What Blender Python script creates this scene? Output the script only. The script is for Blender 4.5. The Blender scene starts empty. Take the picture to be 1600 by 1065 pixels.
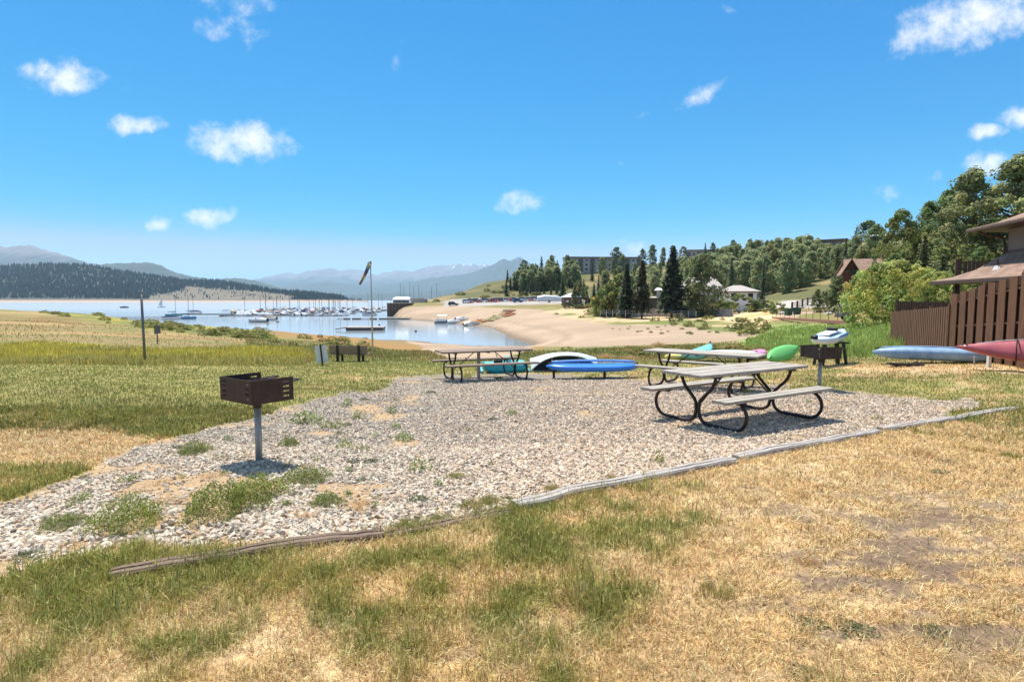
import bpy, math, random
import numpy as np
from mathutils import Vector, Matrix
random.seed(11); rng = np.random.default_rng(11)
S = bpy.context.scene; COL = S.collection
PI = math.pi
# ---------------------------------------------------------------- camera model (photo is 1600 px wide)
CAMZ, FPX, HOR = 1.65, 889.0, 468.0
PITCH = math.atan((532.5-HOR)/FPX); CP, SP = math.cos(PITCH), math.sin(PITCH)
def slopes(px, py):
    cx = (np.asarray(px, float)-800)/FPX; cy = (532.5-np.asarray(py, float))/FPX
    dy = CP+cy*SP
    return cx/dy, (-SP+cy*CP)/dy
def P(px, py, D):
    u, s = slopes(px, py)
    return Vector((float(u)*D, D, CAMZ+float(s)*D))
def proj(X, Y, Z):
    Y = np.maximum(Y, .3); z = Z-CAMZ
    fw = Y*CP-z*SP; up = Y*SP+z*CP
    fw = np.maximum(fw, .1)
    return 800+FPX*X/fw, 532.5-FPX*up/fw
# ---------------------------------------------------------------- noise
def _h(ix, iy, seed):
    n = (ix.astype(np.int64)*374761393+iy.astype(np.int64)*668265263+seed*1442695041) & 0x7fffffff
    n = ((n ^ (n >> 13))*1274126177) & 0x7fffffff
    return ((n ^ (n >> 16)) & 0xffff)/65535.0
def vnoise(x, y, seed=0):
    x = np.asarray(x, float); y = np.asarray(y, float)
    ix = np.floor(x); iy = np.floor(y); fx = x-ix; fy = y-iy
    fx = fx*fx*(3-2*fx); fy = fy*fy*(3-2*fy)
    a = _h(ix, iy, seed); b = _h(ix+1, iy, seed); c = _h(ix, iy+1, seed); d = _h(ix+1, iy+1, seed)
    return (a*(1-fx)+b*fx)*(1-fy)+(c*(1-fx)+d*fx)*fy
def fbm(x, y, seed=0, o=4):
    s = 0; a = .5; t = 0
    for i in range(o):
        s = s+a*vnoise(x*2**i+17.3*i, y*2**i-9.1*i, seed+i); t += a; a *= .55
    return s/t
def sst(a, b, x):
    t = np.clip((x-a)/(b-a), 0, 1); return t*t*(3-2*t)
# ---------------------------------------------------------------- terrain heights
WATER = -6.0
NEAR = [(1, 0), (5, -.03), (8, -.15), (11, -.2)]
def Zp(D, py): return CAMZ-(py-HOR)*D/FPX*1.0
def col(*pts): return NEAR+[(d, z) for d, z in pts]
COLS = {
 -500: col((14.5,-.3),(20,-.58),(30,-.75),(50,-.8),(80,-.85),(110,-.8),(130,-.4),(160,-3),(200,-6.5),(260,-9)),
 0: col((14.5,-.3),(20,-.58),(30,Zp(30,539)),(50,Zp(50,512)),(80,Zp(80,497)),(110,Zp(110,487)),(130,Zp(130,483)),(160,-3),(200,-6.5),(260,-9)),
 150: col((14.5,-.35),(20,-.6),(30,Zp(30,541)),(50,Zp(50,517)),(80,Zp(80,503)),(110,Zp(110,495)),(130,Zp(130,491)),(160,-4),(190,-6.5),(260,-9)),
 300: col((14.5,-.38),(20,-.6),(30,Zp(30,545)),(50,Zp(50,527)),(75,Zp(75,515)),(100,Zp(100,508)),(120,-4.6),(140,-6.2),(200,-9)),
 450: col((14.5,-.4),(20,-.7),(24,-1.02),(40,Zp(40,543)),(60,Zp(60,531)),(85,Zp(85,520)),(110,-4.7),(125,-6.1),(180,-9)),
 600: col((14.5,-.4),(20,-.75),(24,-1.03),(40,Zp(40,551)),(60,Zp(60,541)),(85,Zp(85,534)),(106,-6.0),(120,-6.6),(170,-9),(1000,-9)),
 608: col((14.5,-.4),(20,-.75),(24,-1.03),(40,Zp(40,551)),(60,Zp(60,541)),(85,Zp(85,534)),(106,-6.0),(120,-6.6),(170,-9),(1000,-9)),
 622: col((14.5,-.4),(20,-.75),(24,-1.03),(40,Zp(40,551)),(60,Zp(60,541)),(85,Zp(85,535)),(106,-6.0),(120,-6.6),(170,-9),(218,-7.5),(236,-5.9),(252,-3.6),(263,-1.4),(270,-.2),(300,.2),(340,-2),(400,-8)),
 650: col((14.5,-.4),(20,-.75),(24,-1.03),(40,Zp(40,551)),(60,Zp(60,542)),(85,Zp(85,537)),(104,-6.0),(120,-6.6),(170,-8.5),(208,-6.2),(230,-4.2),(250,-1.9),(265,-.2),(300,.4),(340,.4),(380,-4),(450,-9)),
 700: col((14.5,-.4),(20,-.75),(24,-1.03),(40,Zp(40,551)),(60,Zp(60,544)),(80,Zp(80,540)),(97,-6.0),(105,-6.5),(150,-8.5),(186,-6.0),(210,-4.6),(235,-2.2),(258,-.1),(290,.6),(315,2.8),(345,5.2),(450,0),(600,-9)),
 760: col((14.5,-.4),(20,-.75),(24,-1.03),(40,Zp(40,551)),(60,Zp(60,545)),(75,Zp(75,542)),(91,-5.9),(100,-6.4),(125,-7),(158,-6.0),(180,-4.3),(215,-1.5),(245,.2),(290,1.2),(330,6.3),(385,13.4),(450,13),(600,5)),
 830: col((14.5,-.4),(20,-.7),(24,-1.0),(40,Zp(40,550)),(55,Zp(55,545)),(75,Zp(75,542)),(88,-5.6),(94,-6.1),(101,-6.0),(130,-4.6),(170,-2.9),(200,-1.3),(230,.2),(280,1.5),(320,6),(380,15.5),(420,20),(480,20),(700,12)),
 900: col((14.5,-.4),(20,-.68),(24,-.95),(40,Zp(40,548)),(55,Zp(55,543)),(64,Zp(64,541)),(75,Zp(75,535)),(95,Zp(95,522)),(130,Zp(130,503)),(165,Zp(165,490)),(185,-1.5),(200,-.6),(230,.3),(280,2.5),(320,8),(400,20),(440,22),(700,20)),
 1000: col((14.5,-.38),(20,-.65),(24,-.9),(40,Zp(40,547)),(55,Zp(55,541)),(65,Zp(65,537)),(85,Zp(85,520)),(110,Zp(110,506)),(140,Zp(140,497)),(155,Zp(155,490)),(175,-1.3),(220,0),(280,4.2),(340,12.4),(400,22.3),(440,28.9),(700,30)),
 1150: col((14.5,-.35),(20,-.6),(24,-.8),(40,Zp(40,545)),(50,Zp(50,537)),(62,Zp(62,531)),(80,Zp(80,516)),(100,Zp(100,504)),(130,Zp(130,493)),(160,-1.6),(200,.1),(250,5.3),(320,15.3),(400,30),(430,36),(700,38)),
 1300: col((14.5,-.28),(20,-.45),(24,-.6),(32,Zp(32,545)),(40,Zp(40,530)),(50,Zp(50,517)),(60,Zp(60,508)),(75,Zp(75,502)),(85,Zp(85,497)),(100,-.6),(125,.24),(150,2.2),(180,5.3),(240,13.3),(300,24.6),(340,34.5),(360,38),(700,38)),
 1450: col((14.5,-.12),(20,-.15),(30,.1),(50,.3),(70,1.0),(100,4.5),(150,12),(220,27),(280,38),(700,45)),
 1600: col((14.5,0),(20,.1),(30,.3),(50,.6),(70,2),(100,8),(150,20),(250,40),(700,50)),
 2300: col((14.5,0),(20,.1),(30,.3),(50,.8),(70,3),(100,10),(150,22),(250,42),(700,55)),
}
LY = np.linspace(0, math.log(1000), 420)
_pxs = sorted(COLS)
_tab = []
for c in _pxs:
    d = np.array([p[0] for p in COLS[c]], float); z = np.array([p[1] for p in COLS[c]], float)
    zz = np.interp(np.exp(LY), d, z)
    k = np.array([1, 2, 3, 2, 1.]); k /= k.sum()
    zz = np.convolve(np.pad(zz, 2, 'edge'), k, 'valid'); _tab.append(zz)
_tab = np.array(_tab)
PXG = np.arange(-500, 2301, 5.)
TAB = np.array([np.interp(PXG, _pxs, _tab[:, j]) for j in range(len(LY))])   # [logY, px]
k = np.exp(-np.linspace(-2, 2, 9)**2); k /= k.sum()
TAB = np.array([np.convolve(np.pad(r, 4, 'edge'), k, 'valid') for r in TAB])
_cyH = (532.5-HOR)/FPX
def base_height(X, Y):
    X = np.asarray(X, float); Y = np.asarray(Y, float)
    Yc = np.maximum(Y, 1.0)
    px = np.clip(800+FPX*(X/Yc)*(CP+_cyH*SP), -500, 2299)
    ly = np.clip(np.log(Yc), 0, LY[-1]-1e-6)
    a = ly/(LY[1]-LY[0]); i = np.clip(a.astype(int), 0, len(LY)-2); fa = a-i
    b = (px+500)/5; j = np.clip(b.astype(int), 0, len(PXG)-2); fb = b-j
    return (TAB[i, j]*(1-fb)+TAB[i, j+1]*fb)*(1-fa)+(TAB[i+1, j]*(1-fb)+TAB[i+1, j+1]*fb)*fa
def height(X, Y):
    X = np.asarray(X, float); Y = np.asarray(Y, float)
    h = base_height(X, Y)
    amp = sst(22, 60, Y)
    h = h+(fbm(X*1.3, Y*1.3, 3)-.5)*.05+(fbm(X*.22, Y*.22, 9)-.5)*.5*amp
    h = h+(fbm(X*.05, Y*.05, 21)-.5)*2.2*sst(280, 380, Y)
    return h
def hz(x, y): return float(height(np.array([x]), np.array([y]))[0])
_DS = np.geomspace(1.6, 900, 3000)
def G(px, py):
    """where the sight line through photo pixel (px, py) meets the terrain"""
    u, s = slopes(px, py)
    z = CAMZ+s*_DS; h = height(u*_DS, _DS)
    w = np.nonzero(z <= h)[0]
    d = _DS[w[0]] if len(w) else 400.
    return Vector((float(u)*d, float(d), hz(float(u)*d, d)))
def at(px, D):
    u, _ = slopes(px, HOR); x = float(u)*D
    return Vector((x, D, hz(x, D)))
def ztop(py, D):
    r = CAMZ+slopes(800, py)[1]*D
    return float(r) if np.ndim(r) == 0 else r
# ---------------------------------------------------------------- materials
MATS = {}
def nodes(m): m.use_nodes = True; return m.node_tree.nodes, m.node_tree.links
def mat(name, c, rough=.6, metal=0., var=.25, scale=6., stretch=(1, 1, 1), bump=0., c2=None, spec=.4, coat=0.):
    if name in MATS: return MATS[name]
    m = bpy.data.materials.new(name); N, L = nodes(m); b = N['Principled BSDF']
    b.inputs['Roughness'].default_value = rough; b.inputs['Metallic'].default_value = metal
    b.inputs['Specular IOR Level'].default_value = spec; b.inputs['Coat Weight'].default_value = coat
    tc = N.new('ShaderNodeTexCoord'); mp = N.new('ShaderNodeMapping'); mp.inputs['Scale'].default_value = stretch
    L.new(tc.outputs['Object'], mp.inputs['Vector'])
    n = N.new('ShaderNodeTexNoise'); n.inputs['Scale'].default_value = scale; n.inputs['Detail'].default_value = 6; n.inputs['Roughness'].default_value = .65
    L.new(mp.outputs['Vector'], n.inputs['Vector'])
    r = N.new('ShaderNodeValToRGB'); r.color_ramp.elements[0].position = .3; r.color_ramp.elements[1].position = .7
    d = c2 if c2 else tuple(x*(1-var) for x in c)
    r.color_ramp.elements[0].color = (*d, 1); r.color_ramp.elements[1].color = (*[min(1, x*(1+var*.4)) for x in c], 1)
    L.new(n.outputs['Fac'], r.inputs['Fac']); L.new(r.outputs['Color'], b.inputs['Base Color'])
    if bump:
        bp = N.new('ShaderNodeBump'); bp.inputs['Strength'].default_value = bump; bp.inputs['Distance'].default_value = .02
        L.new(n.outputs['Fac'], bp.inputs['Height']); L.new(bp.outputs['Normal'], b.inputs['Normal'])
    MATS[name] = m; return m
def attr_mat(name, rough=.8, trans=0., nscale=0., nvar=.3, bump=0., spec=.2):
    if name in MATS: return MATS[name]
    m = bpy.data.materials.new(name); N, L = nodes(m); b = N['Principled BSDF']
    b.inputs['Roughness'].default_value = rough; b.inputs['Specular IOR Level'].default_value = spec
    a = N.new('ShaderNodeAttribute'); a.attribute_name = 'col'; src = a.outputs['Color']
    if nscale:
        tc = N.new('ShaderNodeTexCoord')
        n = N.new('ShaderNodeTexNoise'); n.inputs['Scale'].default_value = nscale; n.inputs['Detail'].default_value = 9; n.inputs['Roughness'].default_value = .72
        L.new(tc.outputs['Object'], n.inputs['Vector'])
        r = N.new('ShaderNodeValToRGB'); r.color_ramp.elements[0].position = .3; r.color_ramp.elements[1].position = .7
        r.color_ramp.elements[0].color = (1-nvar, 1-nvar, 1-nvar, 1); r.color_ramp.elements[1].color = (1+nvar*.35,)*3+(1,)
        L.new(n.outputs['Fac'], r.inputs['Fac'])
        mx = N.new('ShaderNodeMix'); mx.data_type = 'RGBA'; mx.blend_type = 'MULTIPLY'; mx.inputs[0].default_value = 1
        L.new(src, mx.inputs[6]); L.new(r.outputs['Color'], mx.inputs[7]); src = mx.outputs[2]
        if bump:
            bp = N.new('ShaderNodeBump'); bp.inputs['Strength'].default_value = bump; bp.inputs['Distance'].default_value = .05
            L.new(n.outputs['Fac'], bp.inputs['Height']); L.new(bp.outputs['Normal'], b.inputs['Normal'])
    L.new(src, b.inputs['Base Color'])
    if trans:
        t = N.new('ShaderNodeBsdfTranslucent'); L.new(src, t.inputs['Color'])
        x = N.new('ShaderNodeMixShader'); x.inputs[0].default_value = trans
        L.new(b.outputs[0], x.inputs[1]); L.new(t.outputs[0], x.inputs[2]); L.new(x.outputs[0], N['Material Output'].inputs['Surface'])
    MATS[name] = m; return m
# ---------------------------------------------------------------- mesh helpers
def np_mesh(name, V, faces, cols=None, smooth=False):
    """faces: list of int arrays [n,k]; cols: per-vertex rgb"""
    me = bpy.data.meshes.new(name); V = np.asarray(V, np.float32)
    me.vertices.add(len(V)); me.vertices.foreach_set('co', V.ravel())
    fl = [np.asarray(f, np.int32) for f in faces if len(f)]
    loops = np.concatenate([f.ravel() for f in fl]); tot = np.concatenate([np.full(len(f), f.shape[1], np.int32) for f in fl])
    st = np.concatenate([[0], np.cumsum(tot)[:-1]]).astype(np.int32)
    me.loops.add(len(loops)); me.loops.foreach_set('vertex_index', loops)
    me.polygons.add(len(tot)); me.polygons.foreach_set('loop_start', st); me.polygons.foreach_set('loop_total', tot)
    me.polygons.foreach_set('use_smooth', np.full(len(tot), smooth))
    if cols is not None:
        a = me.attributes.new('col', 'FLOAT_COLOR', 'POINT'); c = np.ones((len(V), 4), np.float32); c[:, :3] = cols
        a.data.foreach_set('color', c.ravel())
    me.update(calc_edges=True); me.validate(); return me
class MB:
    def __init__(s): s.v = []; s.f = []; s.c = []
    def add(s, vs, fs):
        o = len(s.v); s.v += [tuple(x) for x in vs]; s.f += [tuple(i+o for i in f) for f in fs]; return s
    def box(s, c, d, R=None, taper=1.):
        hx, hy, hz_ = d[0]/2, d[1]/2, d[2]/2
        pts = []
        for z, t in ((-hz_, 1), (hz_, taper)):
            for x, y in ((-hx, -hy), (hx, -hy), (hx, hy), (-hx, hy)):
                p = Vector((x*t, y*t, z)); p = R @ p if R else p
                pts.append(p+Vector(c))
        return s.add(pts, [(3, 2, 1, 0), (4, 5, 6, 7), (0, 1, 5, 4), (1, 2, 6, 5), (2, 3, 7, 6), (3, 0, 4, 7)])
    def bar(s, a, b, w, h, up=Vector((0, 0, 1))):
        a = Vector(a); b = Vector(b); d = b-a; L = d.length; x = d.normalized()
        y = up.cross(x)
        y = y.normalized() if y.length > 1e-5 else Vector((0, 1, 0)); z = x.cross(y)
        return s.box((a+b)/2, (L, w, h), Matrix((x, y, z)).transposed())
    def tube(s, pts, r, n=8, cap=True):
        pts = [Vector(p) for p in pts]; m = len(pts); rs = r if hasattr(r, '__len__') else [r]*m
        t0 = (pts[1]-pts[0]).normalized(); nrm = t0.orthogonal().normalized(); o = len(s.v); prev = t0
        for i in range(m):
            t = (pts[min(i+1, m-1)]-pts[max(i-1, 0)]).normalized()
            nrm = (prev.rotation_difference(t) @ nrm); nrm = (nrm-t*nrm.dot(t)).normalized(); b = t.cross(nrm); prev = t
            for k_ in range(n):
                a = 2*PI*k_/n; s.v.append(tuple(pts[i]+(nrm*math.cos(a)+b*math.sin(a))*rs[i]))
        for i in range(m-1):
            for k_ in range(n):
                a = o+i*n+k_; b = o+i*n+(k_+1) % n; s.f.append((a, b, b+n, a+n))
        if cap:
            s.f.append(tuple(o+k_ for k_ in range(n))[::-1]); s.f.append(tuple(o+(m-1)*n+k_ for k_ in range(n)))
        return s
    def loft(s, rings, cap=True, closed=True):
        o = len(s.v); n = len(rings[0])
        for r in rings: s.v += [tuple(p) for p in r]
        for i in range(len(rings)-1):
            for k_ in range(n if closed else n-1):
                a = o+i*n+k_; b = o+i*n+(k_+1) % n; s.f.append((a, b, b+n, a+n))
        if cap:
            s.f.append(tuple(o+k_ for k_ in range(n))[::-1]); s.f.append(tuple(o+(len(rings)-1)*n+k_ for k_ in range(n)))
        return s
    def prism(s, poly, h0, h1, axis='z'):
        n = len(poly)
        def m(p, h): return {'z': (p[0], p[1], h), 'y': (p[0], h, p[1]), 'x': (h, p[0], p[1])}[axis]
        return s.loft([[m(p, h0) for p in poly], [m(p, h1) for p in poly]])
    def mesh(s, name, smooth=False):
        me = bpy.data.meshes.new(name); me.from_pydata(s.v, [], s.f)
        import bmesh
        bm = bmesh.new(); bm.from_mesh(me); bmesh.ops.recalc_face_normals(bm, faces=bm.faces); bm.to_mesh(me); bm.free()
        me.polygons.foreach_set('use_smooth', [smooth]*len(me.polygons)); me.update(); return me
def link(name, me, parent=None):
    o = bpy.data.objects.new(name, me); COL.objects.link(o)
    if parent: o.parent = parent
    return o
def part(name, mb, m, parent=None, smooth=False, bevel=0., label=None, auto=False):
    me = mb.mesh(name, smooth) if isinstance(mb, MB) else mb
    if m and not me.materials: me.materials.append(m)
    o = link(name, me, parent)
    if bevel:
        b = o.modifiers.new('bevel', 'BEVEL'); b.width = bevel; b.segments = 2; b.limit_method = 'ANGLE'; b.angle_limit = .6
    if auto: me.set_sharp_from_angle(angle=.7)
    if label: o['label'] = label
    return o
def tag(o, label, cat, group=None):
    o['label'] = label; o['category'] = cat
    if group: o['group'] = group
    return o
def thing(name, label, cat, loc=(0, 0, 0), rz=0., group=None):
    o = link(name, None); o.location = loc; o.rotation_euler = (0, 0, rz); o.empty_display_size = .2
    return tag(o, label, cat, group)
def struct(o, kind='structure'): o['kind'] = kind; return o
def dup(root, loc, rz=0., label=None, group=None, scale=None):
    r = root.copy(); COL.objects.link(r); r.location = loc; r.rotation_euler = (0, 0, rz)
    if scale: r.scale = (scale,)*3 if not hasattr(scale, '__len__') else scale
    if label: r['label'] = label
    if group: r['group'] = group
    for ch in list(root.children):
        c = ch.copy(); COL.objects.link(c); c.parent = r
        for g in list(ch.children):
            d = g.copy(); COL.objects.link(d); d.parent = c
    return r
def crom(pts, sub=5):
    pts = [Vector(p) for p in pts]; out = []
    q = [pts[0]*2-pts[1]]+pts+[pts[-1]*2-pts[-2]]
    for i in range(1, len(q)-2):
        for k_ in range(sub):
            t = k_/sub; a, b, c, d = q[i-1:i+3]
            out.append(.5*((2*b)+(c-a)*t+(2*a-5*b+4*c-d)*t*t+(3*b-a-3*c+d)*t**3))
    return out+[pts[-1]]
# ---------------------------------------------------------------- camera, sun, sky
cam = bpy.data.cameras.new('camera'); co = bpy.data.objects.new('camera', cam); COL.objects.link(co)
cam.sensor_width = 36; cam.lens = 36*FPX/1600; cam.clip_end = 60000; cam.clip_start = .05
co.location = (0, 0, CAMZ); co.rotation_euler = (PI/2-PITCH, 0, 0); S.camera = co
SUN_EL, SUN_AZ = math.radians(64), math.radians(-24)
sl = bpy.data.lights.new('sun', 'SUN'); sl.energy = 5.0; sl.angle = math.radians(.5); sl.color = (1, .95, .87)
so = bpy.data.objects.new('sun', sl); COL.objects.link(so)
sd = Vector((math.sin(SUN_AZ)*math.cos(SUN_EL), math.cos(SUN_AZ)*math.cos(SUN_EL), math.sin(SUN_EL)))
so.rotation_euler = sd.to_track_quat('Z', 'Y').to_euler(); so.location = sd*200
S.view_settings.view_transform = 'Standard'; S.view_settings.look = 'None'; S.view_settings.exposure = EXPO = .65
S.cycles.use_denoising = True
S.cycles.max_bounces = 8; S.cycles.transparent_max_bounces = 16; S.cycles.volume_bounces = 1
W = bpy.data.worlds.new('World'); S.world = W; W.use_nodes = True
def build_world():
    N, L = W.node_tree.nodes, W.node_tree.links
    bg = N['Background']
    sky = N.new('ShaderNodeTexSky'); sky.sky_type = 'NISHITA'; sky.sun_disc = False
    sky.sun_elevation = SUN_EL; sky.sun_rotation = SUN_AZ; sky.altitude = 1500; sky.air_density = 1.0; sky.dust_density = .5; sky.ozone_density = 2.5
    hs = N.new('ShaderNodeHueSaturation'); hs.inputs['Saturation'].default_value = 1.45; hs.inputs['Value'].default_value = 1.0
    L.new(sky.outputs[0], hs.inputs['Color'])
    ss = N.new('ShaderNodeSeparateColor'); L.new(hs.outputs[0], ss.inputs[0]); sc_ = N.new('ShaderNodeCombineColor')
    for i, (a_, p_, mx_) in enumerate(((.031, 3.9, 2.05), (1.06, .60, 3.75), (1.78, .5, 4.7))):      # deep clear mountain air: bluer towards the zenith
        pw = N.new('ShaderNodeMath'); pw.operation = 'POWER'; pw.inputs[1].default_value = p_; L.new(ss.outputs[i], pw.inputs[0])
        ml = N.new('ShaderNodeMath'); ml.operation = 'MULTIPLY'; ml.inputs[1].default_value = a_; L.new(pw.outputs[0], ml.inputs[0]); mn = N.new('ShaderNodeMath'); mn.operation = 'SMOOTH_MIN'; mn.inputs[1].default_value = mx_; mn.inputs[2].default_value = mx_*.5; L.new(ml.outputs[0], mn.inputs[0]); L.new(mn.outputs[0], sc_.inputs[i])
    tc = N.new('ShaderNodeTexCoord'); sp = N.new('ShaderNodeSeparateXYZ'); L.new(tc.outputs['Generated'], sp.inputs[0])
    def M(op, a, b=None, c=None, clamp=False):
        n = N.new('ShaderNodeMath'); n.operation = op; n.use_clamp = clamp
        for i, x in enumerate((a, b, c)):
            if x is None: continue
            if isinstance(x, (int, float)): n.inputs[i].default_value = x
            else: L.new(x, n.inputs[i])
        return n.outputs[0]
    yy = M('MAXIMUM', sp.outputs[1], .02)
    u = M('DIVIDE', sp.outputs[0], yy); v = M('DIVIDE', sp.outputs[2], yy)
    cb = N.new('ShaderNodeCombineXYZ'); L.new(u, cb.inputs[0]); L.new(v, cb.inputs[1])
    def noise(scale, det, rough=.6):
        n = N.new('ShaderNodeTexNoise'); n.inputs['Scale'].default_value = scale; n.inputs['Detail'].default_value = det; n.inputs['Roughness'].default_value = rough
        L.new(cb.outputs[0], n.inputs['Vector']); return n
    nw = noise(9, 5); sc = N.new('ShaderNodeSeparateColor'); L.new(nw.outputs['Color'], sc.inputs[0])
    uu = M('ADD', u, M('MULTIPLY', M('SUBTRACT', sc.outputs[0], .5), .07)); vv = M('ADD', v, M('MULTIPLY', M('SUBTRACT', sc.outputs[1], .5), .05))
    nd = noise(26, 8, .62).outputs['Fac']
    total = None; lit = None
    # photo x, y, half width, half height, tilt, strength
    for (px, py, a, b, tilt, st) in ((92,119,66,27,-.05,1),(210,194,44,15,.1,1),(378,220,84,30,-.08,1.15),(243,346,22,13,0,.95),(325,339,42,15,.02,1.1),
            (340,36,60,22,.0,.5),(372,8,60,16,0,.55),(200,131,24,9,.2,.3),(398,58,16,16,0,.35),(808,315,42,18,.05,.9),(1088,150,52,13,.45,.85),(1520,30,125,42,.25,1.1),
            (1420,62,48,22,.5,.8),(1590,183,34,19,0,1.1),(1540,207,26,12,0,1.0),(1543,256,40,18,.1,1.1),(1385,298,22,10,0,.65),(1458,273,26,9,.15,.5),(990,385,28,16,0,.6),
            (640,85,20,22,0,.3),(962,251,26,4,0,.35),(1140,15,14,7,0,.4),(1003,182,10,5,0,.35)):
        u0, v0 = slopes(px, py); a = a/FPX*1.18; b = b/FPX*1.32
        du = M('SUBTRACT', uu, float(u0)); dv = M('SUBTRACT', vv, float(v0)); c, s = math.cos(tilt), math.sin(tilt)
        p = M('MULTIPLY_ADD', du, c/a, M('MULTIPLY', dv, s/a)); q = M('MULTIPLY_ADD', du, -s/b, M('MULTIPLY', dv, c/b))
        r2 = M('MULTIPLY_ADD', p, p, M('MULTIPLY', q, q))
        f = M('MULTIPLY', M('SUBTRACT', 1.0, r2), st, clamp=False)
        f = M('MAXIMUM', f, -1.0)
        total = f if total is None else M('MAXIMUM', total, f)
    dens = M('MULTIPLY_ADD', M('SUBTRACT', nd, .52), 2.3, total)
    # soft ramp
    r = N.new('ShaderNodeMapRange'); r.interpolation_type = 'SMOOTHSTEP'; r.inputs[1].default_value = .1; r.inputs[2].default_value = 1.4
    L.new(dens, r.inputs[0]); L.new(M('MULTIPLY', M('GREATER_THAN', sp.outputs[1], .05), .93), r.inputs[4])
    bw = N.new('ShaderNodeMapRange'); bw.inputs[1].default_value = .4; bw.inputs[2].default_value = 1.5; L.new(dens, bw.inputs[0])
    cc = N.new('ShaderNodeMix'); cc.data_type = 'RGBA'; L.new(bw.outputs[0], cc.inputs[0])
    cc.inputs[6].default_value = (CLOUD*.86, CLOUD*.9, CLOUD, 1); cc.inputs[7].default_value = (CLOUD*1.1, CLOUD*1.09, CLOUD*1.07, 1)
    # unseen broken cloud added overhead and behind the camera for neutral fill light
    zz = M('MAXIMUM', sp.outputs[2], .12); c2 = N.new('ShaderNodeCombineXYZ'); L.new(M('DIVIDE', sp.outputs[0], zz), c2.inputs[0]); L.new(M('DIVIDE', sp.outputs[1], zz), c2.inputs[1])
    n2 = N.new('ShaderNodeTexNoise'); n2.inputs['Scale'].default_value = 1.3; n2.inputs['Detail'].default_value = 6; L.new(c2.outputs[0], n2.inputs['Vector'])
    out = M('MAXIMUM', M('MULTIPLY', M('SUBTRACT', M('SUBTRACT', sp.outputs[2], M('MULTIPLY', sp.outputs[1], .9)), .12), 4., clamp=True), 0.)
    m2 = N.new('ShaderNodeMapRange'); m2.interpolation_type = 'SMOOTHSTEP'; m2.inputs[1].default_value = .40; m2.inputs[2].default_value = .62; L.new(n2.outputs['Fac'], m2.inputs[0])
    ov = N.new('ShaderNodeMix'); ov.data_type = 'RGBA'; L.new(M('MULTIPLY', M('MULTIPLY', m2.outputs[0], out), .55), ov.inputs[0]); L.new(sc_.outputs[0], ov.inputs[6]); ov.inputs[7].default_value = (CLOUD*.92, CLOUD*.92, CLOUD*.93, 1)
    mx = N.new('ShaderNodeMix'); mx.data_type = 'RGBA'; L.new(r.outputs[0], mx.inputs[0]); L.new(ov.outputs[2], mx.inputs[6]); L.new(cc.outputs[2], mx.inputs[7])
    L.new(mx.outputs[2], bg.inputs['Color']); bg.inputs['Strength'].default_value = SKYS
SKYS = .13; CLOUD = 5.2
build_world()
HAZE_D = 5e-5
def build_haze():
    b = MB(); b.box((0, 9000, 590), (44000, 19400, 1210)); 
    m = bpy.data.materials.new('haze_air'); N, L = nodes(m); N.remove(N['Principled BSDF'])
    v = N.new('ShaderNodeVolumePrincipled'); v.inputs['Color'].default_value = (.55, .78, 1, 1); v.inputs['Density'].default_value = HAZE_D; v.inputs['Anisotropy'].default_value = .15
    L.new(v.outputs[0], N['Material Output'].inputs['Volume'])
    struct(part('haze', b, m), 'stuff')
build_haze()
# ---------------------------------------------------------------- land cover (albedo of the ground and of what grows on it)
def C(*c): return np.array(c, float)
STRAW, STRAWL = C(.69, .44, .195), C(.79, .57, .32)
GREEN, DGREEN, YGREEN = C(.385, .345, .10), C(.28, .275, .075), C(.46, .40, .07)
SOIL, SAND, ORANGE, HAY = C(.20, .135, .095), C(.53, .385, .255), C(.42, .235, .08), C(.30, .22, .09)
SCRUB, ROAD, GRAV = C(.20, .20, .06), C(.48, .43, .38), C(.34, .29, .24)
def poly_sd(px, py, poly):
    """signed distance in photo pixels (inside > 0)"""
    px = np.asarray(px, float); py = np.asarray(py, float)
    d = np.full(px.shape, 1e9); ins = np.zeros(px.shape, bool); n = len(poly)
    for i in range(n):
        x0, y0 = poly[i]; x1, y1 = poly[(i+1) % n]
        ex, ey = x1-x0, y1-y0; t = np.clip(((px-x0)*ex+(py-y0)*ey)/(ex*ex+ey*ey+1e-9), 0, 1)
        d = np.minimum(d, np.hypot(px-x0-t*ex, py-y0-t*ey))
        c = ((y0 > py) != (y1 > py)) & (px < (x1-x0)*(py-y0)/((y1-y0) if y1 != y0 else 1e-9)+x0)
        ins ^= c
    return np.where(ins, d, -d)
PAD = [(-400,1010),(-60,935),(0,912),(90,880),(150,862),(215,848),(300,858),(420,850),(560,838),(680,818),(800,792),(1000,750),(1200,708),(1400,668),(1530,640),
       (1520,628),(1400,618),(1290,611),(1180,602),(1000,592),(840,584),(690,586),(620,592),(600,608),(520,620),(440,640),(350,665),(250,690),(190,715),(120,742),(0,792),(-60,815),(-400,900)]
BIAS = [(130,985,260,90,.10),(470,915,220,60,.0),(720,875,190,50,.09),(960,830,170,50,.10),(900,925,260,90,.13),(560,1010,330,60,-.03),(1330,800,330,150,-.45),(1250,960,330,120,-.22),
        (90,700,140,24,-.9),(60,755,110,20,-.05),(260,668,200,26,.16),(60,768,150,24,.34),(20,735,60,14,.3),(150,735,80,20,.12),(340,600,300,50,.12),(100,610,220,40,.16),(1450,605,180,30,.12),(1120,748,160,22,.14),(1000,1010,260,50,-.05),(1050,800,150,45,.2),(900,880,220,90,.08),(700,575,200,14,.1),(200,640,160,16,-.06),
        (980,600,80,8,-.4),(1440,575,160,12,-.3),(60,905,170,30,.3),(220,880,80,30,.25)]
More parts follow.
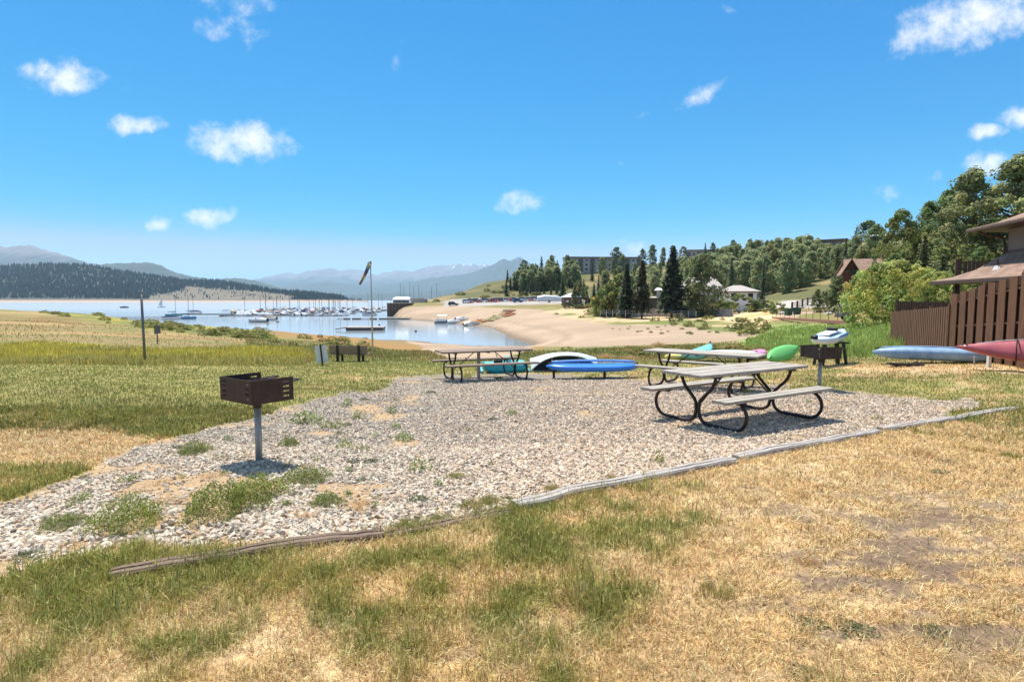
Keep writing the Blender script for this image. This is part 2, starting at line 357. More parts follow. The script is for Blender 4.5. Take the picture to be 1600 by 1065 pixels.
REG = {  # far ground, by the outline each patch has on the land
 'hay': [(-500,480),(0,483),(130,491),(270,512),(380,529),(392,541),(372,549),(0,553),(-500,558)],
 'yband': [(-500,536),(0,540),(60,533),(250,545),(400,541),(470,545),(500,560),(470,571),(220,574),(0,574),(-500,580)],
 'crest': [(60,476),(150,481),(260,492),(420,507),(450,531),(330,526),(240,514),(150,503),(60,488)],
 'green2': [(380,528),(520,535),(620,548),(700,548),(860,548),(1000,541),(1190,534),(1190,560),(760,563),(500,562),(390,545)],
 'shore': [(420,509),(600,527),(700,536),(860,540),(840,547),(700,551),(560,541),(420,524)],
 'sand': [(604,486),(640,479),(720,477),(790,482),(852,483),(905,494),(960,500),(1040,503),(1100,511),(1190,522),(1180,530),(1120,535),(1000,539),(900,542),(838,540),(800,560),(700,560),(600,520)],
 'lot': [(690,479),(910,474),(910,467),(740,466),(690,471)],
 'fld': [(1060,489),(1120,486),(1215,487),(1215,499),(1110,501)],
 'scr': [(845,484),(905,477),(950,482),(1100,494),(1210,502),(1195,524),(1120,517),(1050,508),(960,507),(890,498)],
 'road': [(1183,479),(1225,470),(1300,467),(1330,469),(1330,480),(1290,480),(1185,481)],
 'path': [(1215,493),(1290,483),(1340,480),(1340,486),(1260,490),(1225,500)],
 'rgreen': [(1165,520),(1215,507),(1320,507),(1400,505),(1420,540),(1350,560),(1165,545)],
}
def lerp(a, b, t): return a*(1-t[..., None])+b*t[..., None]
def dusty(X, Y, px): return sst(.54, .68, fbm(X*1.6, Y*1.6, 95, 4)+.08*(1-sst(350, 750, px))-.09*sst(560, 720, px)-.02)
def cover(X, Y, Z, blades=False):
    X = np.asarray(X, float); Y = np.asarray(Y, float)
    px, py = proj(X, Y, Z)
    n1 = fbm(X*.9, Y*.9, 31, 4); n2 = fbm(X*4.2, Y*4.2, 47, 3); nf = fbm(X*.16, Y*.16, 77, 4)
    bias = np.zeros(px.shape)
    for cx, cy, rx, ry, b in BIAS: bias += b*np.exp(-((px-cx)/rx)**2-((py-cy)/ry)**2)
    fore = sst(640, 720, py)
    g = sst(.36, .66, n1*.42+n2*.58+bias*1.0+.10*(1-fore)-.02*fore)
    gr = lerp(np.broadcast_to(GREEN, px.shape+(3,)), DGREEN, sst(.4, .75, n2+.2*bias)*.7)
    st = lerp(np.broadcast_to(STRAW, px.shape+(3,)), STRAWL, sst(.35, .7, fbm(X*2.2, Y*2.2, 5, 3)))
    c = lerp(st, gr, g*.92)
    c = lerp(c, SAND*.95, np.exp(-((px-80)/130)**2-((py-702)/14)**2)*.9*sst(.3, .5, n2))
    s = sst(.465, .575, fbm(X*4.1+Y*.9, Y*9.5, 63, 6)*.62+fbm(X*1.1, Y*2.0, 66, 3)*.2+.25*n2+.16*np.exp(-((px-1430)/190)**2-((py-870)/120)**2)-.1)*np.exp(-((px-1450)/340)**4-((py-900)/190)**4)
    s = np.maximum(s, .8*sst(.6, .7, fbm(X*3, Y*3.5, 64, 4))*np.exp(-((px-620)/300)**2-((py-1040)/50)**2))
    soil = s
    if not blades: c = lerp(c, SOIL, s*.9)
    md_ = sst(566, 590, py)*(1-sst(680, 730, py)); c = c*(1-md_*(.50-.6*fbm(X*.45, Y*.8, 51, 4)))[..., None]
    far = 1-sst(555, 580, py)
    if np.any(far > 0):
        wx = px+(fbm(X*.25, Y*.12, 91)-.5)*46; wy = py+(fbm(X*.25, Y*.12, 92)-.5)*np.clip(300/np.maximum(Y, 10), 2, 9)
        fc = lerp(np.broadcast_to(SCRUB*1.15, px.shape+(3,)), HAY, sst(.35, .65, nf))
        def put(fc, nm, colr, soft=2., amt=1.):
            return lerp(fc, colr, sst(-soft, soft, poly_sd(wx, wy, REG[nm]))*amt)
        streak = fbm(X*.06, Y*.13, 55, 5)
        hay = lerp(np.broadcast_to(HAY*1.05, px.shape+(3,)), ORANGE*.6, sst(.5, .68, streak)*.8)
        hay = lerp(hay, SCRUB*1.2, sst(.45, .62, fbm(X*.12, Y*.2, 53, 4))*.7)
        hay = lerp(hay, STRAW*.8, sst(.5, .7, fbm(X*.1, Y*.14, 56))*.6)
        rim = 1-sst(HOR+4, HOR+20, py)
        fc = put(fc, 'hay', hay, 2.5)
        fc = put(fc, 'crest', lerp(np.broadcast_to(SCRUB*.95, px.shape+(3,)), YGREEN*.8, sst(.4, .7, nf)), 2.)
        fc = put(fc, 'green2', lerp(np.broadcast_to(SCRUB*1.0, px.shape+(3,)), HAY, sst(.42, .7, fbm(X*.5, Y*.25, 57))), 3.)
        fc = put(fc, 'shore', lerp(np.broadcast_to(ORANGE*.9, px.shape+(3,)), HAY, sst(.4, .7, nf)), 3.)
        fc = put(fc, 'yband', lerp(np.broadcast_to(YGREEN, px.shape+(3,)), GREEN*.9, np.maximum(sst(555, 568, py), sst(.45, .7, fbm(X*.45, Y*.3, 52)) )), 2.)
        fc = put(fc, 'rgreen', C(.27, .36, .095), 3.)
        # right-hand side: hill, beach, parking area, road
        hl = (1-sst(466, 474, py))*sst(640, 670, px)
        hill = lerp(np.broadcast_to(C(.15, .145, .055), px.shape+(3,)), C(.34, .25, .11), sst(.48, .68, fbm(X*.05, Y*.05, 58, 6)))
        fc = lerp(fc, hill, hl)
        SCR_ = (lerp(np.broadcast_to(C(.20, .22, .06), px.shape+(3,)), STRAWL*.8, sst(.4, .58, fbm(X*.14, Y*.08, 59))))
        sn = lerp(np.broadcast_to(SAND, px.shape+(3,)), SAND*.82, sst(.35, .7, fbm(X*.05, Y*.08, 60)))
        zz = Z+(fbm(X*.08, Y*.08, 62)-.5)*.25; sn = lerp(sn, SAND*.74, sst(.52, .72, vnoise(zz*5.5, 0*zz, 5))*(1-sst(-4.6, -3.4, Z))*.8)      # old waterlines
        sn = lerp(sn, SAND*.8, sst(.6, .66, 1-np.abs(fbm(X*.03+Y*.05, Y*.008, 65, 3)-.5)*9)*.6)
        fc = put(fc, 'sand', sn, 1.2); fc = put(fc, 'scr', SCR_, 2.)
        fc = put(fc, 'fld', lerp(np.broadcast_to(STRAW, px.shape+(3,)), STRAWL, sst(.4, .6, fbm(X*.15, Y*.15, 61))), 1.2)
        fc = put(fc, 'lot', ROAD*.95, .8)
        fc = put(fc, 'road', ROAD*1.15, .8); fc = put(fc, 'path', SAND*.9, .8)
        wet = 1-sst(WATER+.1, WATER+.6, Z)
        fc = lerp(fc, SAND*.45, wet*sst(60, 90, Y))
        c = lerp(c, fc, far)
    pd = poly_sd(px+(fbm(X*2, Y*2, 71)-.5)*30, py+(fbm(X*2, Y*2, 72)-.5)*18, PAD)
    pad = sst(-3, 3, pd)
    if not blades: c = lerp(c, lerp(np.broadcast_to(GRAV*.85, px.shape+(3,)), STRAW*.6+GRAV*.35, dusty(X, Y, px)), pad)
    return c, pd, g, soil, px, py
# ---------------------------------------------------------------- the ground sheet
def build_ground():
    ys = np.concatenate([np.arange(-40, 1, 2.), np.exp(np.linspace(0, math.log(960), 640))])
    ws = np.linspace(-1.8, 1.8, 440)
    A, Wg = np.meshgrid(ys, ws, indexing='ij'); X = Wg*(np.maximum(A, 1)+7); Y = A
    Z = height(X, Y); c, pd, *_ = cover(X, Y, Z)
    n, m = X.shape; idx = np.arange(n*m).reshape(n, m)
    f = np.stack([idx[:-1, :-1], idx[:-1, 1:], idx[1:, 1:], idx[1:, :-1]], -1).reshape(-1, 4)
    me = np_mesh('ground', np.stack([X, Y, Z], -1).reshape(-1, 3), [f], c.reshape(-1, 3), True)
    me.materials.append(attr_mat('earth', .95, 0, 24., .6, .6)); struct(link('ground', me))
build_ground()
def water():
    b = MB(); b.add([(-22000, -400, WATER), (22000, -400, WATER), (22000, 19000, WATER), (-22000, 19000, WATER)], [(0, 1, 2, 3)])
    m = bpy.data.materials.new('lake_water'); N, L = nodes(m); p = N['Principled BSDF']
    p.inputs['Base Color'].default_value = (.31, .335, .34, 1); p.inputs['Roughness'].default_value = .1; p.inputs['IOR'].default_value = 1.33
    tc = N.new('ShaderNodeTexCoord'); mp = N.new('ShaderNodeMapping'); mp.inputs['Scale'].default_value = (.5, 1.6, 1)
    n = N.new('ShaderNodeTexNoise'); n.inputs['Scale'].default_value = .9; n.inputs['Detail'].default_value = 5
    n2 = N.new('ShaderNodeTexNoise'); n2.inputs['Scale'].default_value = .018; n2.inputs['Detail'].default_value = 3
    L.new(tc.outputs['Object'], mp.inputs['Vector']); L.new(mp.outputs[0], n.inputs['Vector']); L.new(mp.outputs[0], n2.inputs['Vector'])
    r = N.new('ShaderNodeMapRange'); r.inputs[1].default_value = .35; r.inputs[2].default_value = .65; r.inputs[3].default_value = .02; r.inputs[4].default_value = .12
    L.new(n2.outputs['Fac'], r.inputs[0])
    bp = N.new('ShaderNodeBump'); bp.inputs['Distance'].default_value = .03; L.new(r.outputs[0], bp.inputs['Strength']); L.new(n.outputs['Fac'], bp.inputs['Height'])
    L.new(bp.outputs[0], p.inputs['Normal'])
    sx = N.new('ShaderNodeSeparateXYZ'); L.new(tc.outputs['Object'], sx.inputs[0])       # wind-ruffled open lake beyond the sheltered cove
    ad = N.new('ShaderNodeMath'); ad.operation = 'MULTIPLY_ADD'; ad.inputs[1].default_value = 260; L.new(n2.outputs['Fac'], ad.inputs[0]); L.new(sx.outputs[1], ad.inputs[2])
    rr = N.new('ShaderNodeMapRange'); rr.inputs[1].default_value = 330; rr.inputs[2].default_value = 620; rr.inputs[3].default_value = .10; rr.inputs[4].default_value = .38; L.new(ad.outputs[0], rr.inputs[0]); L.new(rr.outputs[0], p.inputs['Roughness'])
    struct(part('lake', b, m))
water()
# ---------------------------------------------------------------- grass
def blades(name, X, Y, h, w, lean, colr, label=None, z0=0., trans=.25):
    n = len(X); Z = height(X, Y)+z0
    ph = rng.uniform(0, 2*PI, n); th = rng.uniform(0, 2*PI, n)
    sx, sy = np.cos(th)*w/2, np.sin(th)*w/2
    dx, dy = np.cos(ph)*np.sin(lean)*h, np.sin(ph)*np.sin(lean)*h; dz = np.cos(lean)*h
    V = np.zeros((n, 5, 3))
    V[:, 0] = np.stack([X-sx, Y-sy, Z-.005], -1); V[:, 1] = np.stack([X+sx, Y+sy, Z-.005], -1)
    mx, my, mz = X+dx*.35, Y+dy*.35, Z+dz*.62
    V[:, 2] = np.stack([mx+sx*.75, my+sy*.75, mz], -1); V[:, 3] = np.stack([mx-sx*.75, my-sy*.75, mz], -1)
    V[:, 4] = np.stack([X+dx, Y+dy, Z+dz], -1)
    i = np.arange(n)[:, None]*5
    me = np_mesh(name, V.reshape(-1, 3), [i+np.array([[0, 1, 2, 3]]), i+np.array([[3, 2, 4]])], np.repeat(colr, 5, 0))
    me.materials.append(attr_mat('blade', .7, trans)); o = struct(link(name, me), 'stuff')
    if label: o['label'] = label
    return o
def jit(c, amt=.25):
    n = len(c); return np.clip(c*(1+rng.normal(0, amt, (n, 1)))*(1+rng.normal(0, .06, (n, 3))), .01, .9)
def near_grass():
    n = 580000; u = np.where(rng.uniform(0, 1, n) < .85, rng.uniform(-1.12, 1.12, n), rng.uniform(-1.8, 1.8, n)); t = rng.uniform(0, 1, n)
    Y = (1.9**.45+t*(9.5**.45-1.9**.45))**(1/.45); X = u*Y
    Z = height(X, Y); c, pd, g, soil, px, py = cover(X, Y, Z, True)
    tuft = fbm(X*6, Y*6, 81, 3)
    keep = (pd < -1) & (rng.uniform(0, 1, n) > soil*.93) & (tuft+g*.3 > rng.uniform(.1, .62, n))
    X, Y, c, g, tuft = X[keep], Y[keep], c[keep], g[keep], tuft[keep]; m = len(X)
    isg = rng.uniform(0, 1, m) < g*.8+.03
    c = np.where(isg[:, None], c*np.array([.90, .98, .85]), STRAWL*rng.uniform(.55, 1.15, (m, 1))*np.array([1, 1, .9]))
    big = rng.uniform(0, 1, m)**3
    h = np.where(isg, (.03+.09*big+.03*rng.uniform(0, 1, m))*(.35+1.2*tuft), rng.uniform(.03, .085, m))
    lean = np.where(isg, rng.uniform(.05, 1.1, m), rng.uniform(.7, 1.56, m))
    blades('lawn_grass', X, Y, h, np.clip(.0016*Y, .0035, .02)*rng.uniform(.6, 1.3, m), lean, jit(c, .28))
def mid_grass():
    n = 185000; u = np.where(rng.uniform(0, 1, n) < .85, rng.uniform(-1.05, 1.05, n), rng.uniform(-1.6, 1.6, n)); Y = 9+rng.uniform(0, 1, n)**1.3*19; X = u*Y
    Z = height(X, Y); c, pd, g, soil, px, py = cover(X, Y, Z, True)
    keep = (pd < -1) & (fbm(X*2, Y*2, 82)+g*.2 > rng.uniform(.15, .6, n)) & (py > 556)
    X, Y, c, g = X[keep], Y[keep], c[keep], g[keep]; m = len(X)
    isg = rng.uniform(0, 1, m) < g*.85+.08
    c = np.where(isg[:, None], c*np.array([.85, 1.0, .9]), c*.75+STRAW*.2)
    blades('mown_grass', X, Y, rng.uniform(.03, .075, m), .0013*Y*rng.uniform(.6, 1.2, m), rng.uniform(.2, 1.3, m), jit(c, .16))
def tall_grass():
    n = 260000; px = rng.uniform(-60, 1700, n); D = np.exp(rng.uniform(math.log(19), math.log(75), n)); u, _ = slopes(px, HOR); X = u*D; Y = D
    Z = height(X, Y); c, pd, g, soil, px, py = cover(X, Y, Z)
    tall = sst(-2, 3, poly_sd(px, py, REG['yband']))*.9+sst(-2, 4, poly_sd(px, py, REG['rgreen']))*1.0+sst(-2, 3, poly_sd(px, py, REG['green2']))*.8+.12*sst(-2, 2, poly_sd(px, py, REG['hay']))
    sand = sst(-1, 1, poly_sd(px, py, REG['sand']))
    keep = (rng.uniform(0, 1, n) < tall*(1-sand)*(.35+fbm(X*.7, Y*.7, 83)*.9)) & (py > 500)
    X, Y, c, py, px = X[keep], Y[keep], c[keep], py[keep], px[keep]; m = len(X)
    inr = sst(-2, 4, poly_sd(px, py, REG['rgreen'])); iny = sst(-2, 3, poly_sd(px, py, REG['yband']))
    hm = (.2+.9*fbm(X*.55, Y*.55, 84))*(.3+1.5*fbm(X*.16, Y*.16, 85, 2))
    h = (rng.uniform(.08, .24, m)+iny*rng.uniform(0, .3, m)+inr*rng.uniform(.0, .42, m))*hm
    tip = rng.uniform(0, 1, m) < .3
    c = np.where(tip[:, None], c*.5+np.array([.56, .47, .14])*.5, c)
    blades('tall_grass', X, Y, h, .0011*Y*rng.uniform(.6, 1.3, m), rng.uniform(.02, .9, m), jit(c, .28))
near_grass(); mid_grass(); tall_grass()
# ---------------------------------------------------------------- gravel
def ico(sub=0):
    import bmesh
    bm = bmesh.new(); bmesh.ops.create_icosphere(bm, subdivisions=sub+1, radius=1)
    v = np.array([x.co[:] for x in bm.verts]); f = np.array([[q.index for q in p.verts] for p in bm.faces]); bm.free(); return v, f
def stones(name, X, Y, r, colr, sub, sink=.15):
    v, f = ico(sub) if sub >= 0 else (np.array([[1, 0, 0], [0, 1, 0], [-1, 0, 0], [0, -1, 0], [.1, .1, 1], [0, 0, -1.]]), np.array([[0, 1, 4], [1, 2, 4], [2, 3, 4], [3, 0, 4], [1, 0, 5], [2, 1, 5], [3, 2, 5], [0, 3, 5]])); n = len(X); k_ = len(v); Z = height(X, Y)
    protos = [v*(1+np.random.default_rng(i).normal(0, .2 if sub == 0 else .12, (k_, 1))) for i in range(12)]
    V = np.array(protos)[rng.integers(0, 12, n)]
    V = V*np.stack([rng.uniform(.8, 1.35, n), rng.uniform(.65, 1.0, n), rng.uniform(.38, .68, n)], -1)[:, None, :]
    q = rng.normal(0, 1, (n, 4)); q[:, 1:3] *= .35; q /= np.linalg.norm(q, axis=1, keepdims=True); w, x, y, z = q.T
    R = np.stack([np.stack([1-2*(y*y+z*z), 2*(x*y-w*z), 2*(x*z+w*y)], -1), np.stack([2*(x*y+w*z), 1-2*(x*x+z*z), 2*(y*z-w*x)], -1), np.stack([2*(x*z-w*y), 2*(y*z+w*x), 1-2*(x*x+y*y)], -1)], 1)
    V = np.einsum('nij,nkj->nki', R, V)*r[:, None, None]+np.stack([X, Y, Z+r*sink], -1)[:, None, :]
    F = (np.arange(n)[:, None, None]*k_+f[None]).reshape(-1, 3)
    me = np_mesh(name, V.reshape(-1, 3), [F], np.repeat(colr, k_, 0), False)
    me.materials.append(attr_mat('stone', .85, 0, 60., .25)); return struct(link(name, me), 'stuff')
def stone_cols(n, px):
    t = rng.uniform(0, 1, n); base = np.where((t < .6)[:, None], C(.55, .50, .43), np.where((t < .78)[:, None], C(.52, .40, .30), np.where((t < .9)[:, None], C(.36, .32, .285), C(.58, .535, .475))))
    warm = sst(520, 1000, px)[:, None]
    base = base*np.array([1.05, .985, .875])*(1-warm)+base*np.array([1.2, 1.045, .88])*warm
    return np.clip(base*(1+rng.normal(0, .19, (n, 1))), .03, .85)
HOLES = []
def gravel():
    for nm, n, y0, y1, r0, r1, sub, p in (('gravel', 105000, 3.0, 6.8, .009, .021, 0, 1.0), ('gravel', 150000, 6.5, 14.6, .010, .023, -1, 1.0)):
        Y = y0+(y1-y0)*rng.uniform(0, 1, n)**p; px = rng.uniform(-120, 1560, n); u, _ = slopes(px, 650); X = u*Y
        _, pd, g, s, px, py = cover(X, Y, height(X, Y), True)
        hole = np.zeros(n, bool)
        for wx_, wy_, wr_ in HOLES: hole |= (X-wx_)**2+(Y-wy_)**2 < wr_*wr_
        keep = (pd > -6+12*fbm(X*3, Y*3, 96)) & (rng.uniform(0, 1, n) > dusty(X, Y, px)*.9) & ~(hole & (rng.uniform(0, 1, n) < .93))
        X, Y, px, py = X[keep], Y[keep], px[keep], py[keep]; m = len(X)
        big = 1+.35*np.exp(-((py-840)/40)**2)*(px < 760)
        r = rng.uniform(r0, r1, m)*big*rng.choice([1, 1, 1, 1.4], m)
        stones(nm, X, Y, r, stone_cols(m, px), sub)
# ---------------------------------------------------------------- picnic tables, grills, bench, edging
M_PLANK = mat('weathered_plank', (.42, .37, .305), .8, var=.55, scale=4, stretch=(.7, 11, 11), bump=.5)
M_PLANKB = mat('brown_plank', (.25, .18, .135), .8, var=.35, scale=5, stretch=(.6, 14, 14), bump=.4)
M_PIPE = mat('dark_brown_pipe', (.035, .024, .02), .45, .3, var=.5, scale=20)
M_RUST = mat('brown_grill_steel', (.06, .034, .027), .55, .35, var=.5, scale=9, c2=(.03, .018, .015), bump=.1)
M_GALV = mat('galvanised_post', (.34, .34, .33), .5, .4, var=.2, scale=14)
M_BLACK = mat('black_plastic', (.02, .02, .021), .5, var=.3)
M_TIMB = mat('grey_timber', (.46, .41, .36), .9, var=.5, scale=4, stretch=(.5, 12, 12), bump=.8)
M_TIMBB = mat('brown_timber', (.22, .15, .105), .9, var=.5, scale=4, stretch=(.5, 12, 12), bump=.8)
def picnic_table():
    t = thing('picnic_table', 'grey plank picnic table nearest the camera on the gravel, with dark curled pipe legs', 'picnic table', group='picnic tables on the gravel pad')
    top = MB()
    for y in (-.255, 0, .255): top.box((0, y, .745), (2.44, .236, .042))
    part('tabletop', top, M_PLANK, t, bevel=.005)
    for s in (-1, 1):
        b = MB()
        for y in (-.066, .066): b.box((0, s*.665+y, .445), (2.44, .119, .04))
        part('bench_seat', b, M_PLANK, t, bevel=.005)
    for e in (-1, 1):
        f = MB(); x = e*.86
        for s in (-1, 1):
            pts = [(.31, .715), (.295, .64), (.235, .53), (.12, .42), (.045, .34), (.028, .26), (.028, .18), (.06, .09), (.14, .035), (.26, .022), (.45, .022), (.62, .022), (.73, .055), (.80, .14), (.82, .235), (.785, .335), (.71, .40), (.62, .412), (.55, .412)]
            f.tube(crom([(x, s*a, b) for a, b in pts], 4), .0245, 8)
        f.box((x, 0, .71), (.05, .76, .026))
        for s in (-1, 1): f.box((x, s*.665, .418), (.045, .27, .014))
        part('frame', f, M_PIPE, t, smooth=True, auto=True)
        part('brace', MB().tube([(x, 0, .25), (e*.28, 0, .70)], .012, 6), M_PIPE, t, smooth=True)
    part('crossbar', MB().box((0, 0, .712), (.05, .74, .02)), M_PIPE, t)
    return t
def place(o, x, y, rz, dz=0): o.location = (x, y, hz(x, y)+dz); o.rotation_euler = (0, 0, rz)
t1 = picnic_table(); place(t1, 3.42, 8.58, math.radians(31), .01)
t2 = dup(t1, (0, 0, 0), 0, 'grey plank picnic table on the gravel just behind the nearest one'); place(t2, 4.12, 12.25, math.radians(-38), .01)
t3 = dup(t1, (0, 0, 0), 0, 'browner picnic table at the back left of the gravel, teal boat behind it'); place(t3, -.72, 14.7, math.radians(22), .01)
for c in t3.children:
    if c.name.startswith(('tabletop', 'bench_seat')):
        c.data = c.data.copy(); c.data.materials[0] = M_PLANKB
def wall_panel(L, H, slots):
    """steel sheet in XZ with rows of slots near the ends listed"""
    xs = [0]; cells = []
    for a, b in slots: xs += [a, b]
    xs.append(L); zs = [0]
    for i in range(4): z = .045+i*.05; zs += [z, z+.014]
    zs.append(H); b = MB(); n = len(xs)
    V = [(x, 0, z) for z in zs for x in xs]; fs = []
    for j in range(len(zs)-1):
        for i in range(n-1):
            if i % 2 == 1 and j % 2 == 1: continue
            fs.append((j*n+i, j*n+i+1, (j+1)*n+i+1, (j+1)*n+i))
    return b.add(V, fs)
def grill(post_h, label):
    t = thing('pedestal_grill', label, 'grill', group='pedestal grills'); L, Wd, H, z0 = .62, .46, .245, post_h
    part('post', MB().tube([(0, 0, -.2), (0, 0, z0-.01)], .036, 12), M_GALV, t, smooth=True)
    part('collar', MB().box((0, 0, z0-.02), (.12, .12, .05)).tube([(0, 0, z0-.09), (0, 0, z0)], .045, 12), M_RUST, t)
    part('floor_plate', MB().box((0, 0, z0+.003), (L-.01, Wd-.01, .006)), M_RUST, t)
    for nm, ln, slots, loc, rz in (('front_wall', L, [(.05, .12), (L-.12, L-.05)], (-L/2, -Wd/2, z0), 0), ('side_wall', Wd, [(Wd-.12, Wd-.05)], (L/2, -Wd/2, z0), PI/2), ('side_wall', Wd, [(Wd-.12, Wd-.05)], (-L/2, -Wd/2, z0), PI/2)):
        o = part(nm, wall_panel(ln, H, slots), M_RUST, t); o.location = loc; o.rotation_euler = (0, 0, rz)
        so_ = o.modifiers.new('thickness', 'SOLIDIFY'); so_.thickness = .006; so_.offset = 0
    g = MB(); zg = z0+.18
    for i in range(15): g.tube([(-L/2+.02, -Wd/2+.02+i*(Wd-.04)/14, zg), (L/2-.02, -Wd/2+.02+i*(Wd-.04)/14, zg)], .006, 5)
    for x in (-L/2+.03, 0, L/2-.03): g.tube([(x, -Wd/2+.015, zg-.01), (x, Wd/2-.015, zg-.01)], .008, 5)
    gr = part('cooking_grate', g, M_PIPE, t, smooth=True)
    for x in (-.2, .2):
        h = MB(); h.tube(crom([(x-.045, Wd/2-.02, zg), (x-.045, Wd/2+.10, zg+.01), (x, Wd/2+.14, zg+.012), (x+.045, Wd/2+.10, zg+.01), (x+.045, Wd/2-.02, zg)], 4), .009, 6)
        part('handle', h, M_PIPE, gr, smooth=True)
    return t
g1 = grill(.66, 'rusty brown pedestal grill on a grey post at the front left of the gravel'); p = G(405, 719)
g1.location = (p.x, p.y, p.z); g1.rotation_euler = (0, 0, math.radians(-36))
g2 = dup(g1, (0, 0, 0), 0, 'rusty brown pedestal grill on a grey post behind the nearest picnic table'); p = G(1280, 608)
g2.location = p; g2.rotation_euler = (0, 0, math.radians(-78))
# timber edging
def timber(a, b, label, m, w=.15, h=.13, bow=.0, seed=0):
    A, B = G(*a), G(*b); d = B-A; d.z = 0; Ln = d.length; r = random.Random(seed)
    t = thing('landscape_timber', label, 'timber edging', ((A+B)/2), math.atan2(d.y, d.x), 'timbers edging the gravel')
    mb = MB(); rings = []
    n = 26
    for i in range(n+1):
        x = -Ln/2+Ln*i/n; q = 1 if 0 < i < n else .88
        wx = (A+B)/2+d.normalized()*x; z0 = hz(wx.x, wx.y)-t.location.z
        dy = math.sin(i/n*PI)*bow+r.uniform(-.002, .002); ww = w/2*(1+r.uniform(-.02, .02))*q; tz = (h*.55+r.uniform(-.003, .003))*q
        ck = -.004-.02*max(0, math.sin(i*.55+seed))
        rings.append([(x, dy-ww, z0-.08), (x, dy-ww, z0+tz*.7), (x, dy-ww*.8, z0+tz), (x, dy-ww*.18, z0+tz), (x, dy-ww*.08, z0+tz+ck), (x, dy+ww*.06, z0+tz+ck), (x, dy+ww*.15, z0+tz*1.02), (x, dy+ww*.8, z0+tz), (x, dy+ww, z0+tz*.7), (x, dy+ww, z0-.08)])
    mb.loft(rings); part('beam', mb, m, t)
    return t
timber((172, 903), (600, 838), 'dark brown split timber with a rounded end at the lower left of the gravel', M_TIMBB, .125, .085, .02, 1)
timber((604, 838), (800, 800), 'low brown timber half buried in dry grass between the dark and the grey one', M_TIMBB, .11, .05, 0, 2)
timber((804, 793), (1146, 722), 'pale grey cracked timber edging the gravel below the middle of the photo', M_TIMB, .135, .10, .0, 3)
timber((1150, 718), (1372, 676), 'grey weathered timber edging the gravel in front of the nearest picnic table', M_TIMB, .13, .10, 0, 4)
timber((1376, 673), (1588, 640), 'farthest grey timber edging, at the right tip of the gravel', M_TIMB, .13, .10, 0, 5)
# bench, sign, poles
def park_bench():
    p = G(545, 565); t = thing('park_bench', 'brown slatted park bench facing the lake, seen from behind', 'bench', p, math.radians(-4))
    b = MB()
    for i in range(4): b.box((0, 0.02*i*-1, .50+i*.135), (1.78, .035, .125))
    part('backrest', b, M_PLANKB, t, bevel=.006)
    s = MB()
    for i in range(4): s.box((0, .12+i*.11, .44), (1.78, .1, .04))
    part('seat', s, M_PLANKB, t, bevel=.006)
    for x in (-.5, .5):
        f = MB(); f.box((x, -.06, .45), (.11, .06, 1.1)); f.box((x, .27, .39), (.09, .6, .06)); f.box((x, .5, .1), (.09, .07, .6)); part('support', f, M_PIPE, t)
    t.scale = (.96, 1, .74)
park_bench()
M_SIGNB = mat('sign_back', (.62, .64, .66), .5, .1, var=.08)
def back_sign():
    p = at(502, 20.5); t = thing('sign', 'white blank back of a tilted sign on a short black post beside the bench', 'sign', p)
    t.rotation_euler = (0, math.radians(-5), math.radians(8))
    part('post', MB().box((0, -.03, .3), (.05, .03, 1.0)), M_BLACK, t)
    part('panel', MB().prism([(x, z) for x, z in ((-.2, .14), (.2, .14), (.21, .17), (.21, .73), (.19, .76), (-.19, .76), (-.21, .73), (-.21, .17))], -.005, .005, 'y'), M_SIGNB, t)
    t.children[1].location.y = .0
back_sign()
M_STEELP = mat('dull_steel', (.16, .17, .17), .5, .5, var=.25, scale=10)
p = at(222, 20.0); t = thing('net_post', 'tall bare dark steel post leaning at the edge of the yellow grass on the left', 'post', p)
hgt = (567-460)/FPX*20.6
part('shaft', MB().tube([(0, 0, -.2), (-.02, 0, hgt)], .042, 10), M_STEELP, t, smooth=True)
part('cap', MB().tube([(-.02, 0, hgt-.03), (-.02, 0, hgt+.01)], .048, 10), M_STEELP, t)
part('hook', MB().tube(crom([(0, -.04, hgt-.2), (0, -.09, hgt-.2), (0, -.09, hgt-.15)], 3), .008, 5), M_STEELP, t)
p = at(243, 34); t = thing('notice_post', 'short thin dark post with a small dull plate, in the hay field on the left', 'sign', p, .9)
part('post', MB().box((0, 0, .5), (.06, .05, 1.3)), M_STEELP, t); part('plate', MB().box((0, -.045, .86), (.34, .012, .5)), M_STEELP, t)
p = G(748, 591); t = thing('wooden_post', 'weathered grey square wooden post standing at the far left table', 'post', p)
part('shaft', MB().box((0, 0, .27), (.085, .085, .9), None, .98), M_TIMB, t, bevel=.006); part('cap', MB().box((0, 0, .73), (.1, .1, .025)), M_PIPE, t)
